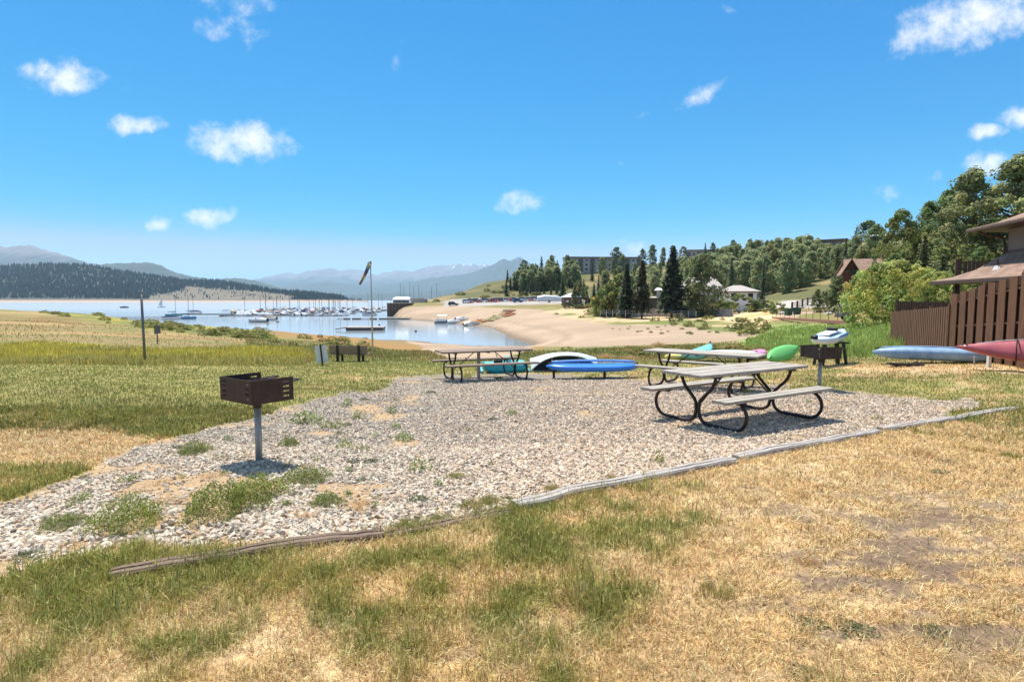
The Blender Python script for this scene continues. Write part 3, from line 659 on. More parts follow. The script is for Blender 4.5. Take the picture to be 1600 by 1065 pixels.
def windsock():
    p = at(581, 25.5); H = ztop(410, 25.5)-p.z
    t = thing('windsock_pole', 'tall thin pale metal pole leaning slightly beside the bench', 'pole', p)
    part('shaft', MB().tube([(0, 0, -.2), (-.01, 0, H*.5), (-.03, 0, H)], [.04, .035, .025], 8), mat('pale_pole', (.52, .48, .40), .5, .2, var=.2), t, smooth=True)
    part('swivel', MB().tube([(-.03, 0, H-.02), (-.03, 0, H+.05)], .04, 8), M_STEELP, t)
    w = thing('windsock', 'limp rainbow striped windsock hanging from the top of the tall pole', 'windsock', (p.x-.03, p.y, p.z+H))
    a = Vector((-.03, 0, .0)); b = Vector((-.50, -.05, -.98)); cols = [(.6, .57, .52), (.5, .42, .2), (.14, .26, .2), (.06, .1, .25), (.06, .05, .14), (.32, .1, .07), (.45, .3, .1), (.22, .28, .12), (.3, .13, .07), (.2, .06, .08)]
    ax = (b-a).normalized(); s1 = ax.cross(Vector((0, 1, 0))).normalized(); s2 = ax.cross(s1)
    for i, c in enumerate(cols):
        mb = MB(); rr = []
        for q in (i/10, (i+.98)/10):
            rad = .10*(1-q)+.045*q; c0 = a.lerp(b, q)+Vector((.04*math.sin(q*3), 0, 0))
            rr.append([c0+(s1*math.cos(k_*PI/6)*rad+s2*math.sin(k_*PI/6)*rad*.6) for k_ in range(12)])
        mb.loft(rr, cap=False); o = part('stripe', mb, mat('windsock_cloth_%d' % i, c, .8, var=.1), w, smooth=True)
        so_ = o.modifiers.new('thickness', 'SOLIDIFY'); so_.thickness = .003
    part('hoop', MB().tube([a+(s1*math.cos(k_*PI/6)+s2*math.sin(k_*PI/6)*.6)*.102 for k_ in range(13)], .006, 5), M_STEELP, w)
windsock()
# ---------------------------------------------------------------- kayaks
def plastic(name, c, rough=.35, var=.12): return mat('plastic_'+name, c, rough, 0, var=var, scale=2.5, bump=.03)
def hull_rings(L, Wd, H, rock=.10, flat=.5, n=18, seg=16, pw=2.2, sharp=.9, bow=.6):
    """closed kayak body: keel down, deck up"""
    R = []
    for i in range(n+1):
        t = -1+2*i/n; q = max(0., 1-abs(t)**pw)**sharp; w = Wd/2*max(q, .03); hh = H/2*max(q, .06)**.55
        zc = rock*abs(t)**2.5*bow+H/2; ring = []
        for k_ in range(seg):
            a = 2*PI*k_/seg; ca, sa = math.cos(a), math.sin(a)
            y = w*math.copysign(abs(ca)**.75, ca); z = hh*math.copysign(abs(sa)**(flat if sa < 0 else .9), sa)*(1 if sa < 0 else .8)
            ring.append((t*L/2, y, zc+z))
        R.append(ring)
    return R
def kayak(label, c, L=3.0, Wd=.75, H=.34, rock=.16, flat=.5, pw=2.2, up=True, pit=True, group='kayaks lying on the grass', name='kayak', matl=None, stern_box=False):
    t = thing(name, label, 'kayak', group=group); m = matl or plastic('_'.join('%02d' % int(x*99) for x in c), c)
    part('hull', MB().loft(hull_rings(L, Wd, H, rock, flat, pw=pw)), m, t, smooth=True)
    if pit:
        n = 20; el = lambda a, k_, z: (k_*.42*math.cos(a), k_*Wd*.30*math.sin(a), z)
        part('cockpit', MB().loft([[el(2*PI*i/n, 1, H*.93) for i in range(n)], [el(2*PI*i/n, .98, H*.99) for i in range(n)]]), M_BLACK, t)
        part('coaming', MB().tube([el(2*PI*i/n, 1.03, H*.98) for i in range(n+1)], .022, 6), m, t, smooth=True)
    for e in (-1, 1):
        x = e*L*.46; part('grab_handle', MB().tube(crom([(x-.05, 0, H*.75+rock*.5), (x, 0, H*.85+rock*.6), (x+.05, 0, H*.75+rock*.5)], 3), .016, 6), M_BLACK, t, smooth=True)
    return t
def put(t, px, py, rz, rx=0., ry=0., dz=0., D=None):
    p = at(px, D) if D else G(px, py)
    t.location = (p.x, p.y, p.z+dz); t.rotation_euler = (rx, ry, rz); return t
# pedal boat
def pedal_boat():
    t = thing('pedal_boat', 'bright teal moulded pedal boat parked on the grass behind the back left table', 'pedal boat'); m = plastic('teal', (.03, .36, .42)); ml = plastic('light_teal', (.16, .55, .60))
    for y in (-.42, .42):
        h = MB(); R = []
        for i in range(11):
            q = i/10; x = -.85+1.7*q; w = .2*(1-.35*abs(2*q-1)**4); zz = .2*abs(2*q-1)**3
            R.append([(x, y-w*.7, zz), (x, y+w*.7, zz), (x, y+w, .16+zz*.4), (x, y+w*.92, .36), (x, y-w*.92, .36), (x, y-w, .16+zz*.4)])
        part('float', h.loft(R), m, t, bevel=.02)
    part('deck', MB().box((-.1, 0, .33), (1.3, .7, .1)), ml, t, bevel=.03)
    for e in (-1, 1): part('rim', MB().tube(crom([(e*.88, -.6, .1), (e*.9, 0, .12), (e*.88, .6, .1)], 4), .05, 8), ml, t, smooth=True)
    for x in (.22, .62): part('seat', MB().loft([[(x-.17, -.5, .36), (x+.2, -.5, .36), (x+.2, .5, .36), (x-.17, .5, .36)], [(x-.13, -.45, .43), (x+.17, -.45, .43), (x+.17, .45, .43), (x-.13, .45, .43)]]), ml, t, bevel=.03)
    part('backrest', MB().prism([(-.02, .36), (.26, .36), (.20, .62), (.1, .64)], -.44, .44, 'y'), ml, t, bevel=.03)
    pd = MB().box((-.25, -.1, .42), (.22, .18, .2)).tube([(-.38, -.16, .48), (-.12, .02, .52)], .025, 6).box((-.38, -.2, .42), (.1, .06, .16)).box((-.12, .04, .46), (.1, .06, .16))
    part('pedals', pd, M_BLACK, t); part('steering_lever', MB().tube([(-.2, .1, .42), (-.32, .12, .72)], .015, 6), M_BLACK, t)
    return t
put(pedal_boat(), 788, 571, math.radians(6), D=17.5).scale = (.80, .9, .76)
# white canoe turned over
def canoe():
    t = thing('canoe', 'white upturned canoe with its dark inside showing, behind the long blue kayak', 'canoe'); L, Wd, H = 3.3, .84, .40
    def ring(q, k_, dz):
        tt = -1+2*q; w = Wd/2*max(.02, (1-abs(tt)**2.4)**.8)*k_; r = .26*abs(tt)**2.6
        return [(tt*L/2*(.985 if k_ < 1 else 1), w*math.cos(a)*(1 if k_ == 1 else 1), H-(H-dz+r*.9)*abs(math.sin(a))**.75+r*1.35) for a in [PI*i/12 for i in range(13)]]
    o = MB().loft([ring(i/20, 1, 0) for i in range(21)], cap=False, closed=False); n = MB().loft([ring(i/20, .95, .03) for i in range(21)], cap=False, closed=False)
    part('hull', o, plastic('mint_white', (.72, .80, .78), .3), t, smooth=True); part('lining', n, mat('dark_lining', (.07, .085, .095), .7, var=.3), t, smooth=True)
    for s in (0, 12): part('gunwale', MB().tube([ring(i/20, 1, 0)[s] for i in range(21)], .022, 6), plastic('mint_white', (.72, .80, .78)), t, smooth=True)
    for q in (.3, .7): part('thwart', MB().box(((q-.5)*L, 0, H+.02), (.07, Wd*.8, .025)), M_GALV, t)
    return t
cn = canoe(); put(cn, 880, 572, math.radians(8), rx=math.radians(180-44), dz=.47, D=17.6); cn.scale = (.64, .9, .72)
k = kayak('long bright blue kayak resting upside down on a low stand behind the gravel', (.045, .22, .68), L=2.5, Wd=.72, H=.22, rock=.06, pit=False, pw=5, group='kayaks by the gravel')
put(k, 928, 575, math.radians(3), D=14.9, dz=.18)
part('keel_strip', MB().tube(crom([(-1.1, 0, .255), (-.4, 0, .285), (.4, 0, .285), (1.1, 0, .255)], 4), .03, 8), plastic('pale_blue', (.25, .45, .78)), k, smooth=True)
for x in (866, 946):
    p = at(x, 14.85); t = thing('rack_post', 'short rusty post holding up the %s end of the blue kayak' % ('left' if x < 900 else 'right'), 'post', p)
    part('stake', MB().box((0, 0, .06), (.06, .06, .3)), M_RUST, t); part('plate', MB().box((0, 0, .205), (.14, .3, .02)), M_RUST, t)
GB = 'kayaks on the grass behind the second table'
put(kayak('pale yellow kayak at the left end of the row behind the second table', (.72, .58, .16), L=2.6, Wd=.7, H=.36, pit=False, group=GB), 1060, 556, math.radians(57), D=22.0, dz=.03)
def folded_kayak():
    k = kayak('light cyan kayak with a raised blunt bow in the row behind the second table', (.22, .58, .62), L=2.6, Wd=.75, H=.36, rock=.3, pit=False, group=GB)
    return k
put(folded_kayak(), 1092, 556, math.radians(48), D=21.6, dz=.12, ry=math.radians(-5))
put(kayak('long white kayak lying side-on behind the second table', (.74, .74, .72), L=1.95, Wd=.8, H=.36, rock=.0, pw=3.5, pit=False, group=GB), 1145, 557, math.radians(-6), D=21.2, dz=.10)
put(kayak('small pink kayak between the white and the green one', (.75, .28, .42), L=2.6, Wd=.7, H=.34, rock=.1, pit=False, group=GB), 1184, 558, math.radians(55), D=22.5, dz=.02)
put(kayak('bright green kayak tipped on its side on bare ground at the right of the row', (.20, .62, .17), L=1.95, Wd=.62, H=.34, rock=.2, pit=False, group=GB), 1219, 560, math.radians(34), rx=math.radians(52), ry=math.radians(-10), D=20.5, dz=.14)
# pale kayak on black sawhorses
k = kayak('pale blue and white sit-on-top kayak lying across a black stand by the right grill', (.62, .72, .80), L=2.3, Wd=.66, H=.30, rock=.16, pw=2.4, pit=False, name='kayak', group='kayaks near the fence')
put(k, 1299, 0, math.radians(40), D=17.5, dz=.70, ry=math.radians(-6))
part('seat_well', MB().loft([[(x*.5, y*.2, .31) for x, y in ((-1, -1), (1, -1), (1, 1), (-1, 1))], [(x*.42, y*.17, .345) for x, y in ((-1, -1), (1, -1), (1, 1), (-1, 1))]]), plastic('white', (.7, .72, .74)), k, bevel=.02)
part('seat', MB().box((.2, 0, .36), (.08, .3, .16)), M_BLACK, k, bevel=.02)
for s in (-1, 1): part('graphic', MB().loft([[(-.3, s*.325, .2), (.5, s*.325, .16), (.7, s*.31, .24), (-.1, s*.345, .26)], [(-.3, s*.335, .2), (.5, s*.335, .16), (.7, s*.318, .24), (-.1, s*.353, .26)]]), plastic('logo_blue', (.12, .35, .7)), k)
part('motor_mount', MB().tube([(-1.08, -.08, .32), (-1.08, .08, .32)], .06, 10), M_BLACK, k, smooth=True)
p = at(1301, 17.5); t = thing('boat_stand', 'black trestle stand carrying the pale blue kayak', 'stand', p)
part('top_rail', MB().box((0, 0, .70), (.86, .5, .045)), M_BLACK, t, bevel=.01)
for x, y in ((-.28, -.18), (-.28, .18), (.28, -.18), (.28, .18)): part('leg', MB().bar((x, y, .69), (x*1.35, y*1.3, -.05), .1, .09), M_BLACK, t, bevel=.01)
part('shelf', MB().box((0, 0, .25), (.66, .06, .05)), M_BLACK, t)
# worn kayak, board, red kayak
m = mat('faded_blue_hull', (.27, .38, .50), .5, var=.5, scale=3, c2=(.14, .24, .36), bump=.1)
k = kayak('faded grey-blue kayak lying upside down in dry grass in front of the brown fence', (.3, .38, .46), L=2.85, Wd=.66, H=.40, rock=-.05, pw=4.0, pit=False, matl=m, group='kayaks near the fence')
put(k, 1462, 566, math.radians(-28), D=15.8, dz=.07)
part('keel', MB().tube(crom([(-1.2, 0, .315), (-.5, 0, .365), (.5, 0, .365), (1.2, 0, .315)], 4), .025, 6), m, k, smooth=True)
p = at(1420, 15.5); t = thing('plank_support', 'dark board propped under the faded kayak', 'board', p, math.radians(-22))
part('board', MB().box((0, 0, .06), (.8, .3, .05)), M_PIPE, t); part('block', MB().box((-.2, 0, .0), (.15, .25, .1)), M_PIPE, t)
m = mat('dull_red_hull', (.42, .10, .11), .4, var=.25, scale=2, c2=(.30, .06, .08))
k = kayak('dull red kayak lashed on its side along the brown fence', (.42, .1, .11), L=4.6, Wd=.66, H=.36, rock=.12, pw=2.0, pit=False, matl=m, group='kayaks near the fence')
put(k, 1700, 0, math.radians(-42), D=12.9, dz=.42, rx=math.radians(55))
for x in (-1.15, .6): part('strap', MB().tube([(x, .30*math.cos(a), .18+.215*math.sin(a)) for a in [2*PI*i/14 for i in range(15)]], .014, 5), M_BLACK, k)
part('deck_line', MB().tube(crom([(-1.9, .1, .27), (-1.2, .26, .25), (-.4, .3, .24)], 5), .008, 5), M_SIGNB, k)
M_WHITE = mat('white_paint', (.75, .75, .73), .5, var=.1)
for px, dd, h in ((1551, 14.3, .42), (1528, 14.9, .22)):
    p = at(px, dd); t = thing('kayak_stake', 'white stub post under the red kayak' if h > .3 else 'thin pale stick in the ground at the pointed end of the red kayak', 'stake', p)
    w = .07 if h > .3 else .025; part('stub', MB().box((0, 0, h/2-.05), (w, w, h+.1)), M_WHITE if h > .3 else M_TIMB, t); part('cap', MB().box((0, 0, h), (w*1.15, w*1.15, .015)), M_WHITE, t)
# ---------------------------------------------------------------- fences and the house on the right
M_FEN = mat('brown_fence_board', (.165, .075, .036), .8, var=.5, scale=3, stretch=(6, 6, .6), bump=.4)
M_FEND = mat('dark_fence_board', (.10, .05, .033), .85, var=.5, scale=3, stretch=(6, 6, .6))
def fence(name, A, B, h0, h1, label, nb, step=False, m=M_FEN):
    A, B = Vector(A), Vector(B); d = B-A; dz_ = d.z; d.z = 0; Ln = d.length
    t = thing(name, label, 'fence', A, math.atan2(d.y, d.x), 'brown board fence'); fb = MB(); bb = MB(); r = random.Random(3)
    H = lambda q: h0+(h1-h0)*q
    for i in range(nb):
        q = (i+.5)/nb; x = q*Ln; z = dz_*q; hh = H((math.floor(q*11)+.5)/11 if step else q)
        fb.box((x, -.05, z+hh/2-.1+r.uniform(-.01, .01)), (Ln/nb*.70, .022, hh+.2))
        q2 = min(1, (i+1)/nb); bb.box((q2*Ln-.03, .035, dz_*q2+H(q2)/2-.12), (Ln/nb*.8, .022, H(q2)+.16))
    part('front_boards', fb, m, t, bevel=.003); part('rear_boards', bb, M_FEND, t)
    for q in (.12, .5, .86): part('rail', MB().bar((0, 0, h0*q), (Ln, 0, dz_+h1*q), .09, .04), m, t)
    npst = 4 if step else 5
    for i in range(npst):
        q = i/(npst-1); part('post', MB().box((q*Ln, 0, dz_*q+H(q)/2-.05), (.1, .1, H(q)+.24)), m, t, bevel=.004)
    return t
F0, F1, F2 = at(1396, 25.5), at(1486, 17.2), at(1680, 12.4)
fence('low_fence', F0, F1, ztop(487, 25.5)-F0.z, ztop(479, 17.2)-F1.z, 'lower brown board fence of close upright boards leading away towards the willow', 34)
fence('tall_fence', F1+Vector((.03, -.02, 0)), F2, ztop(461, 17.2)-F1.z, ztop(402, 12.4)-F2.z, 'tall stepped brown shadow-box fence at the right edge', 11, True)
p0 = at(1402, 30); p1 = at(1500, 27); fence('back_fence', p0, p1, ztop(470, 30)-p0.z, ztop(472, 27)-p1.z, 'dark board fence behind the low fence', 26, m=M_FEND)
M_SHING = mat('brown_shingle', (.30, .19, .14), .9, var=.35, scale=7, stretch=(1, 1, 3), bump=.5)
def shingle():
    m = bpy.data.materials.new('roof_shingle'); N, L = nodes(m); b = N['Principled BSDF']; b.inputs['Roughness'].default_value = .9
    tc = N.new('ShaderNodeTexCoord'); mp = N.new('ShaderNodeMapping'); mp.inputs['Rotation'].default_value = (0, 0, PI/2)
    br = N.new('ShaderNodeTexBrick'); br.inputs['Scale'].default_value = 3.2; br.inputs['Brick Width'].default_value = .7; br.inputs['Row Height'].default_value = .42; br.inputs['Mortar Size'].default_value = .03
    br.inputs['Color1'].default_value = (.32, .205, .14, 1); br.inputs['Color2'].default_value = (.225, .14, .095, 1); br.inputs['Mortar'].default_value = (.12, .075, .052, 1)
    n = N.new('ShaderNodeTexNoise'); n.inputs['Scale'].default_value = 1.5; mx = N.new('ShaderNodeMix'); mx.data_type = 'RGBA'; mx.blend_type = 'OVERLAY'; mx.inputs[0].default_value = .5
    L.new(tc.outputs['Object'], mp.inputs[0]); L.new(mp.outputs[0], br.inputs[0]); L.new(tc.outputs['Object'], n.inputs['Vector']); L.new(br.outputs[0], mx.inputs[6]); L.new(n.outputs['Fac'], mx.inputs[7]); L.new(mx.outputs[2], b.inputs['Base Color'])
    return m
M_ROOF = shingle()
M_SID = mat('taupe_siding', (.25, .19, .17), .85, var=.2, scale=2, stretch=(10, 10, .3), bump=.3)
M_TRIM = mat('dark_brown_trim', (.09, .05, .038), .6, var=.3)
M_GLASS = mat('window_glass', (.03, .04, .05), .08, var=.2, spec=.8)
def lake_house():
    z0 = hz(19, 22); t = thing('brown_house', 'brown house with a flared shingle roof and smaller upper storey behind the tall fence', 'house', (17.55, 24, z0)); yaw = math.atan2(-.227, .974); t.rotation_euler = (0, 0, yaw)
    Lx, Ly = 9., 10.   # local x inward, local -y towards the camera
    def rect(i, z): return [(i, -i, z), (Lx-i, -i, z), (Lx-i, -Ly+i, z), (i, -Ly+i, z)]
    e = 2.41-z0
    rf = MB().loft([rect(0, e-.05), rect(0, e), rect(.55, e+.15), rect(1.1, e+.42), rect(1.75, e+1.02)]); ro = part('lower_roof', rf, M_ROOF, t)
    part('eave_board', MB().loft([rect(-.02, e-.14), rect(-.02, e-.052)]), M_TRIM, ro)
    vp = MB().tube([(1.05, -2.6, e+.3), (1.05, -2.6, e+.72)], .04, 8); part('vent_pipe', vp, M_TRIM, ro); part('vent_flashing', MB().loft([[(1.05+.17*math.cos(a), -2.6+.17*math.sin(a), e+.36+.10*math.cos(a)) for a in [PI*i/5 for i in range(10)]], [(1.05+.06*math.cos(a), -2.6+.06*math.sin(a), e+.5) for a in [PI*i/5 for i in range(10)]]]), M_SIGNB, ro)
    part('lower_wall', MB().loft([rect(1.3, -.4), rect(1.3, e-.141)]), M_SID, t)
    part('upper_wall', MB().loft([rect(1.78, e+.9), rect(1.78, e+2.02)]), M_SID, t)
    part('sill_band', MB().loft([rect(1.75, e+1.0), rect(1.75, e+1.1)]), M_TRIM, t)
    u = part('upper_roof', MB().loft([rect(.82, e+1.98), rect(.82, e+2.03), rect(1.5, e+2.2), rect(2.3, e+2.58)]), M_ROOF, t)
    part('eave_board', MB().loft([rect(.8, e+1.9), rect(.8, e+1.977)]), M_TRIM, u)
    part('downspout', MB().tube(crom([(1.0, -1.2, e+1.93), (1.3, -1.3, e+1.75), (1.7, -1.5, e+1.6), (1.72, -1.7, e+1.3), (1.7, -1.7, e+.98)], 4), .045, 8), M_TRIM, t, smooth=True)
    for y in (-1.0, -4.5): part('porch_post', MB().box((.5, y, e/2-.3), (.14, .14, e+.3)), M_TRIM, t)
    w = part('window', MB().box((1.28, -4, e-.85), (.06, 1.3, 1.0)), M_TRIM, t); part('pane', MB().box((1.235, -4, e-.85), (.02, 1.14, .84)), M_GLASS, w)
lake_house()
p = at(1500, 30.5); z = ztop(430, 30.5); t = thing('deck_screen', 'dark slatted privacy screen with a corner post beside the brown house roof', 'screen', (p.x, p.y, p.z), -.5)
h = ztop(405, 30.5)-p.z; part('post', MB().box((-.15, 0, h/2), (.25, .2, h)), M_FEND, t); b = MB()
for i in range(9): b.box((.15+i*.17, 0, h-.55), (.15, .03, .9))
part('slats', b, M_FEND, t)
# ---------------------------------------------------------------- trees
LEAF = attr_mat('leaf', .6, .58, spec=.25)
M_BARK = mat('bark', (.16, .12, .09), .95, var=.4, scale=6, stretch=(2, 2, .5), bump=.4)
M_BARKP = mat('pale_bark', (.42, .38, .31), .9, var=.4, scale=6)
def quads(cen, nrm, size, asp, r):
    n = len(cen); nrm = nrm/np.maximum(np.linalg.norm(nrm, axis=1, keepdims=True), 1e-6)
    a = r.normal(0, 1, (n, 3)); a -= nrm*np.sum(a*nrm, 1, keepdims=True); a /= np.maximum(np.linalg.norm(a, axis=1, keepdims=True), 1e-6)
    b = np.cross(nrm, a); s = size[:, None]/2
    return np.stack([cen-a*s, cen+b*s*asp, cen+a*s, cen-b*s*asp], 1)
def leaf_mesh(name, cen, nrm, size, colr, asp, r):
    V = quads(cen, nrm, size, asp, r).reshape(-1, 3); f = np.arange(len(V)).reshape(-1, 4)
    me = np_mesh(name, V, [f], np.repeat(colr, 4, 0)); me.materials.append(LEAF); return me
def crown_mesh(seed, base, shape, nclump, per, leaf, spread=.10, var=.22):
    """unit-height crown; shape(t) -> radius at height t (0..1)"""
    r = np.random.default_rng(seed); cs = []; ns = []; cl = []; zs = []
    for i in range(nclump):
        t = r.uniform(0, 1)**.9; R = shape(t); a = r.uniform(0, 2*PI); q = math.sqrt(r.uniform(.15, 1)); q = q*.92
        c = np.array([R*q*math.cos(a), R*q*math.sin(a), t]); rad = spread*r.uniform(.6, 1.25)*(1-.35*t)
        d = r.normal(0, 1, (per, 3)); d /= np.linalg.norm(d, axis=1, keepdims=True); rr = rad*r.uniform(.45, 1.0, (per, 1))**.6
        p = c+d*rr*np.array([1, 1, .8]); cs.append(p); ns.append(d*.8+r.normal(0, .55, (per, 3))+np.array([0, 0, .6]))
        k_ = base*np.array([1+r.normal(0, .12), 1, 1+r.normal(0, .1)])*(1+r.normal(0, var)); cl.append(np.clip(k_*(1+r.normal(0, .16, (per, 1))), .008, .7))
    cs = np.concatenate(cs); return leaf_mesh('crown', cs, np.concatenate(ns), leaf*r.uniform(.6, 1.3, len(cs)), np.concatenate(cl), .6, r)
def trunk_mesh(seed, h0, top, rad, shape, nb=8, lean=.02):
    r = random.Random(seed); mb = MB(); pts = [(r.uniform(-lean, lean)*i, r.uniform(-lean, lean)*i, -.03+(top+.03)*i/5) for i in range(6)]
    mb.tube(pts, [rad*(1-.8*i/5) for i in range(6)], 7)
    for i in range(nb):
        z = h0+(top-h0)*r.uniform(0, .85); a = r.uniform(0, 2*PI); R = shape(min(1, z+.1))*r.uniform(.6, .9); f = (z+.03)/(top+.03)*5; j = min(4, int(f)); o = Vector(pts[j]).lerp(Vector(pts[j+1]), f-j)
        mb.tube([o, o+Vector((R*.5*math.cos(a), R*.5*math.sin(a), .05)), o+Vector((R*math.cos(a), R*math.sin(a), .13))], [rad*.42, rad*.28, rad*.1], 5)
    return mb.mesh('trunk', True)
def conifer_mesh(seed, base, width=.2, lv=26, nb=11, nq=4, gap=.06, droop=.25, ragged=.25):
    r = np.random.default_rng(seed); cs = []; ns = []; sz = []; cl = []
    for i in range(lv):
        t = gap+(1-gap)*i/lv; R = width*(1-t)**.8*(1+r.normal(0, ragged*.4))+.012
        for j in range(nb):
            if r.uniform() < .1: continue
            a = r.uniform(0, 2*PI); Rb = R*r.uniform(1-ragged*1.6, 1.12); k_ = base*(1+r.normal(0, .25))
            for q in range(nq):
                s = (q+.5)/nq; z = t+(.02 if q else .0)-droop*Rb*s*s+r.normal(0, .004)
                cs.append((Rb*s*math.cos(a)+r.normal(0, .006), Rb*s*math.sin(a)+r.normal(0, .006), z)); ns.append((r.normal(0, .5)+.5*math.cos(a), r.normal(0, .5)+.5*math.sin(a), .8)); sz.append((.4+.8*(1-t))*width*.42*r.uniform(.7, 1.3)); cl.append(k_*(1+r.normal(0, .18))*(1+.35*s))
    for i in range(14): cs.append((r.normal(0, .004), r.normal(0, .004), .93+.07*i/14)); ns.append((r.normal(), r.normal(), .2)); sz.append(width*.14); cl.append(base)
    return leaf_mesh('crown', np.array(cs), np.array(ns), np.array(sz), np.clip(np.array(cl), .006, .5), .5, r)
egg = lambda w: (lambda t: w*(math.sin(PI*min(1, (.16+.84*t)))**.6)*(1-.25*t))
def aspen_shape(w): return lambda t: w*.25 if t < .08 else w*math.sin(PI*min(1, ((t-.08)/.94)**.8*.93+.05))**.65
A1, A2, A3 = C(.33, .375, .175), C(.36, .395, .18), C(.29, .34, .165)
PROTO = {}
for i, (b, w) in enumerate(((A1, .17), (A2, .19), (A3, .21), (A1*1.12, .15), (A2*.9, .22), (C(.31, .31, .11), .18))):
    PROTO['aspen', i] = (trunk_mesh(i, .2, .8, .013, aspen_shape(w), 5), crown_mesh(100+i, b, aspen_shape(w), 95, 40, .045, .11, .12), M_BARKP)
for i, (b, w) in enumerate(((C(.085, .11, .055), .17), (C(.10, .125, .055), .2), (C(.075, .10, .06), .15), (C(.12, .14, .06), .18))):
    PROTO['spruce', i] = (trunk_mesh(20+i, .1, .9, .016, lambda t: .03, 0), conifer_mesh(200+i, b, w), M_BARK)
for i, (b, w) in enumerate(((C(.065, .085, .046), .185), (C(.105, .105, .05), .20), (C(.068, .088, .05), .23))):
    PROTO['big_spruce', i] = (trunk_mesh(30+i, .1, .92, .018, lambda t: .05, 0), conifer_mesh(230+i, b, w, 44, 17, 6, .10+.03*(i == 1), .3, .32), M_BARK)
for i, (b, w) in enumerate(((C(.26, .295, .095), .42), (C(.30, .315, .13), .36), (C(.23, .275, .095), .46))):
    sh = egg(w); PROTO['cottonwood', i] = (trunk_mesh(40+i, .18, .85, .025, sh, 14), crown_mesh(300+i, b, (lambda s_: lambda t: s_(t) if t > .12 else s_(.12)*t/.12*.7)(sh), 190, 95, .026, .085, .26), M_BARK)
for i, (b, w) in enumerate(((C(.20, .245, .085), .30), (C(.18, .22, .095), .38))):
    PROTO['broadleaf', i] = (trunk_mesh(50+i, .2, .8, .02, egg(w), 10), crown_mesh(320+i, b, egg(w), 80, 60, .04, .10, .24), M_BARK)
for i, b in enumerate((C(.39, .42, .12), C(.21, .24, .075), C(.17, .19, .08), C(.32, .30, .10), C(.40, .42, .15))):
    n = 260 if i == 0 else 60
    sh = lambda t: .98*math.sqrt(max(0, 1-(max(0, t-.30)/.70)**2))*(.8+.2*min(1, t/.3))
    PROTO['shrub', i] = (trunk_mesh(60+i, .1, .5, .02, sh, 10, .04), crown_mesh(340+i, b, sh, n, 95 if i == 0 else 50, .045 if i == 0 else .10, .15, .24), M_BARK)
for (k_, i), (tm, cm, mt) in PROTO.items():
    if not tm.materials: tm.materials.append(mt)
def tree(kind, i, x, y, h, label, cat='tree', group=None, name=None, sx=1., z=None):
    tm, cm, mt = PROTO[kind, i]
    nm = name or {'aspen': 'aspen_tree', 'spruce': 'spruce_tree', 'big_spruce': 'spruce_tree', 'cottonwood': 'cottonwood_tree', 'broadleaf': 'broadleaf_tree', 'shrub': 'shrub'}[kind]
    t = thing(nm, label, cat, (x, y, hz(x, y) if z is None else z), random.uniform(0, 6.28), group); t.scale = (h*sx, h*sx, h)
    link('trunk' if kind != 'shrub' else 'stems', tm, t); link('crown' if kind != 'shrub' else 'foliage', cm, t); return t
def treep(kind, i, px, D, ytop, label, **k_):
    p = at(px, D); return tree(kind, i, p.x, p.y, max(.4, ztop(ytop, D)-p.z), label, **k_)
# single trees the photo shows clearly
treep('big_spruce', 0, 979, 140, 412, 'dark narrow spruce, left one of the pair left of the tallest spruce')
treep('big_spruce', 1, 1003, 137, 407, 'brownish spruce, right one of the pair left of the tallest spruce')
treep('big_spruce', 2, 1050, 134, 385, 'tallest wide dark spruce in front of the grey house', sx=1.05)
treep('broadleaf', 1, 1101, 131, 397, 'tall loose grey-green tree between the tallest spruce and the white house', sx=.95)
treep('broadleaf', 0, 1088, 134, 402, 'slimmer green tree touching the loose tree beside the white house', sx=.8)
treep('spruce', 0, 1142, 190, 402, 'lone dark spruce rising behind the white house roof')
treep('spruce', 2, 1192, 158, 408, 'thin dark spruce standing at the right end of the white house', sx=.9)
treep('spruce', 3, 1306, 112, 386, 'tall green spruce left of the brown gabled log house')
treep('broadleaf', 1, 1311, 98, 432, 'dark bushy tree under the green spruce by the log house', sx=1.1)
treep('broadleaf', 0, 1277, 104, 452, 'small pale green tree beside the split rail fence')
treep('broadleaf', 0, 1290, 106, 456, 'small ragged tree between the rail fence and the log house', sx=.7)
treep('shrub', 0, 1397, 46, 411, 'big rounded yellow-green willow bush in front of the log house', cat='bush', name='willow_bush', sx=.88)
treep('shrub', 0, 1466, 40, 428, 'smaller yellow-green willow touching the right side of the big willow bush', cat='bush', name='willow_bush', sx=.75)
treep('cottonwood', 0, 1404, 84, 331, 'dark green broad tree, left end of the tall trees above the brown house', sx=.85)
treep('cottonwood', 2, 1448, 86, 318, 'round topped dark tree behind the grey-green one above the brown house', sx=.7)
treep('cottonwood', 1, 1508, 74, 268, 'large grey-green cottonwood above the brown house roof', sx=.95)
treep('cottonwood', 1, 1578, 70, 247, 'tallest cottonwood, sky showing through it, at the right edge', sx=1.0)
treep('cottonwood', 0, 1655, 72, 252, 'dark cottonwood cut off by the right edge of the photo', sx=.9)
treep('cottonwood', 2, 1478, 88, 300, 'dark cottonwood filling the gap behind the grey-green cottonwood', sx=.8)
treep('spruce', 3, 1441, 66, 366, 'pale green spruce below the tall trees, behind the willow', sx=1.2)
treep('spruce', 0, 1470, 62, 398, 'low dark spruce behind the willow bush', sx=1.6)
treep('broadleaf', 0, 1530, 48, 388, 'small yellow-green tree under the upper eaves of the brown house', sx=1.0)
treep('broadleaf', 0, 1395, 76, 398, 'low leafy tree at the top left of the willow bush', sx=1.2)
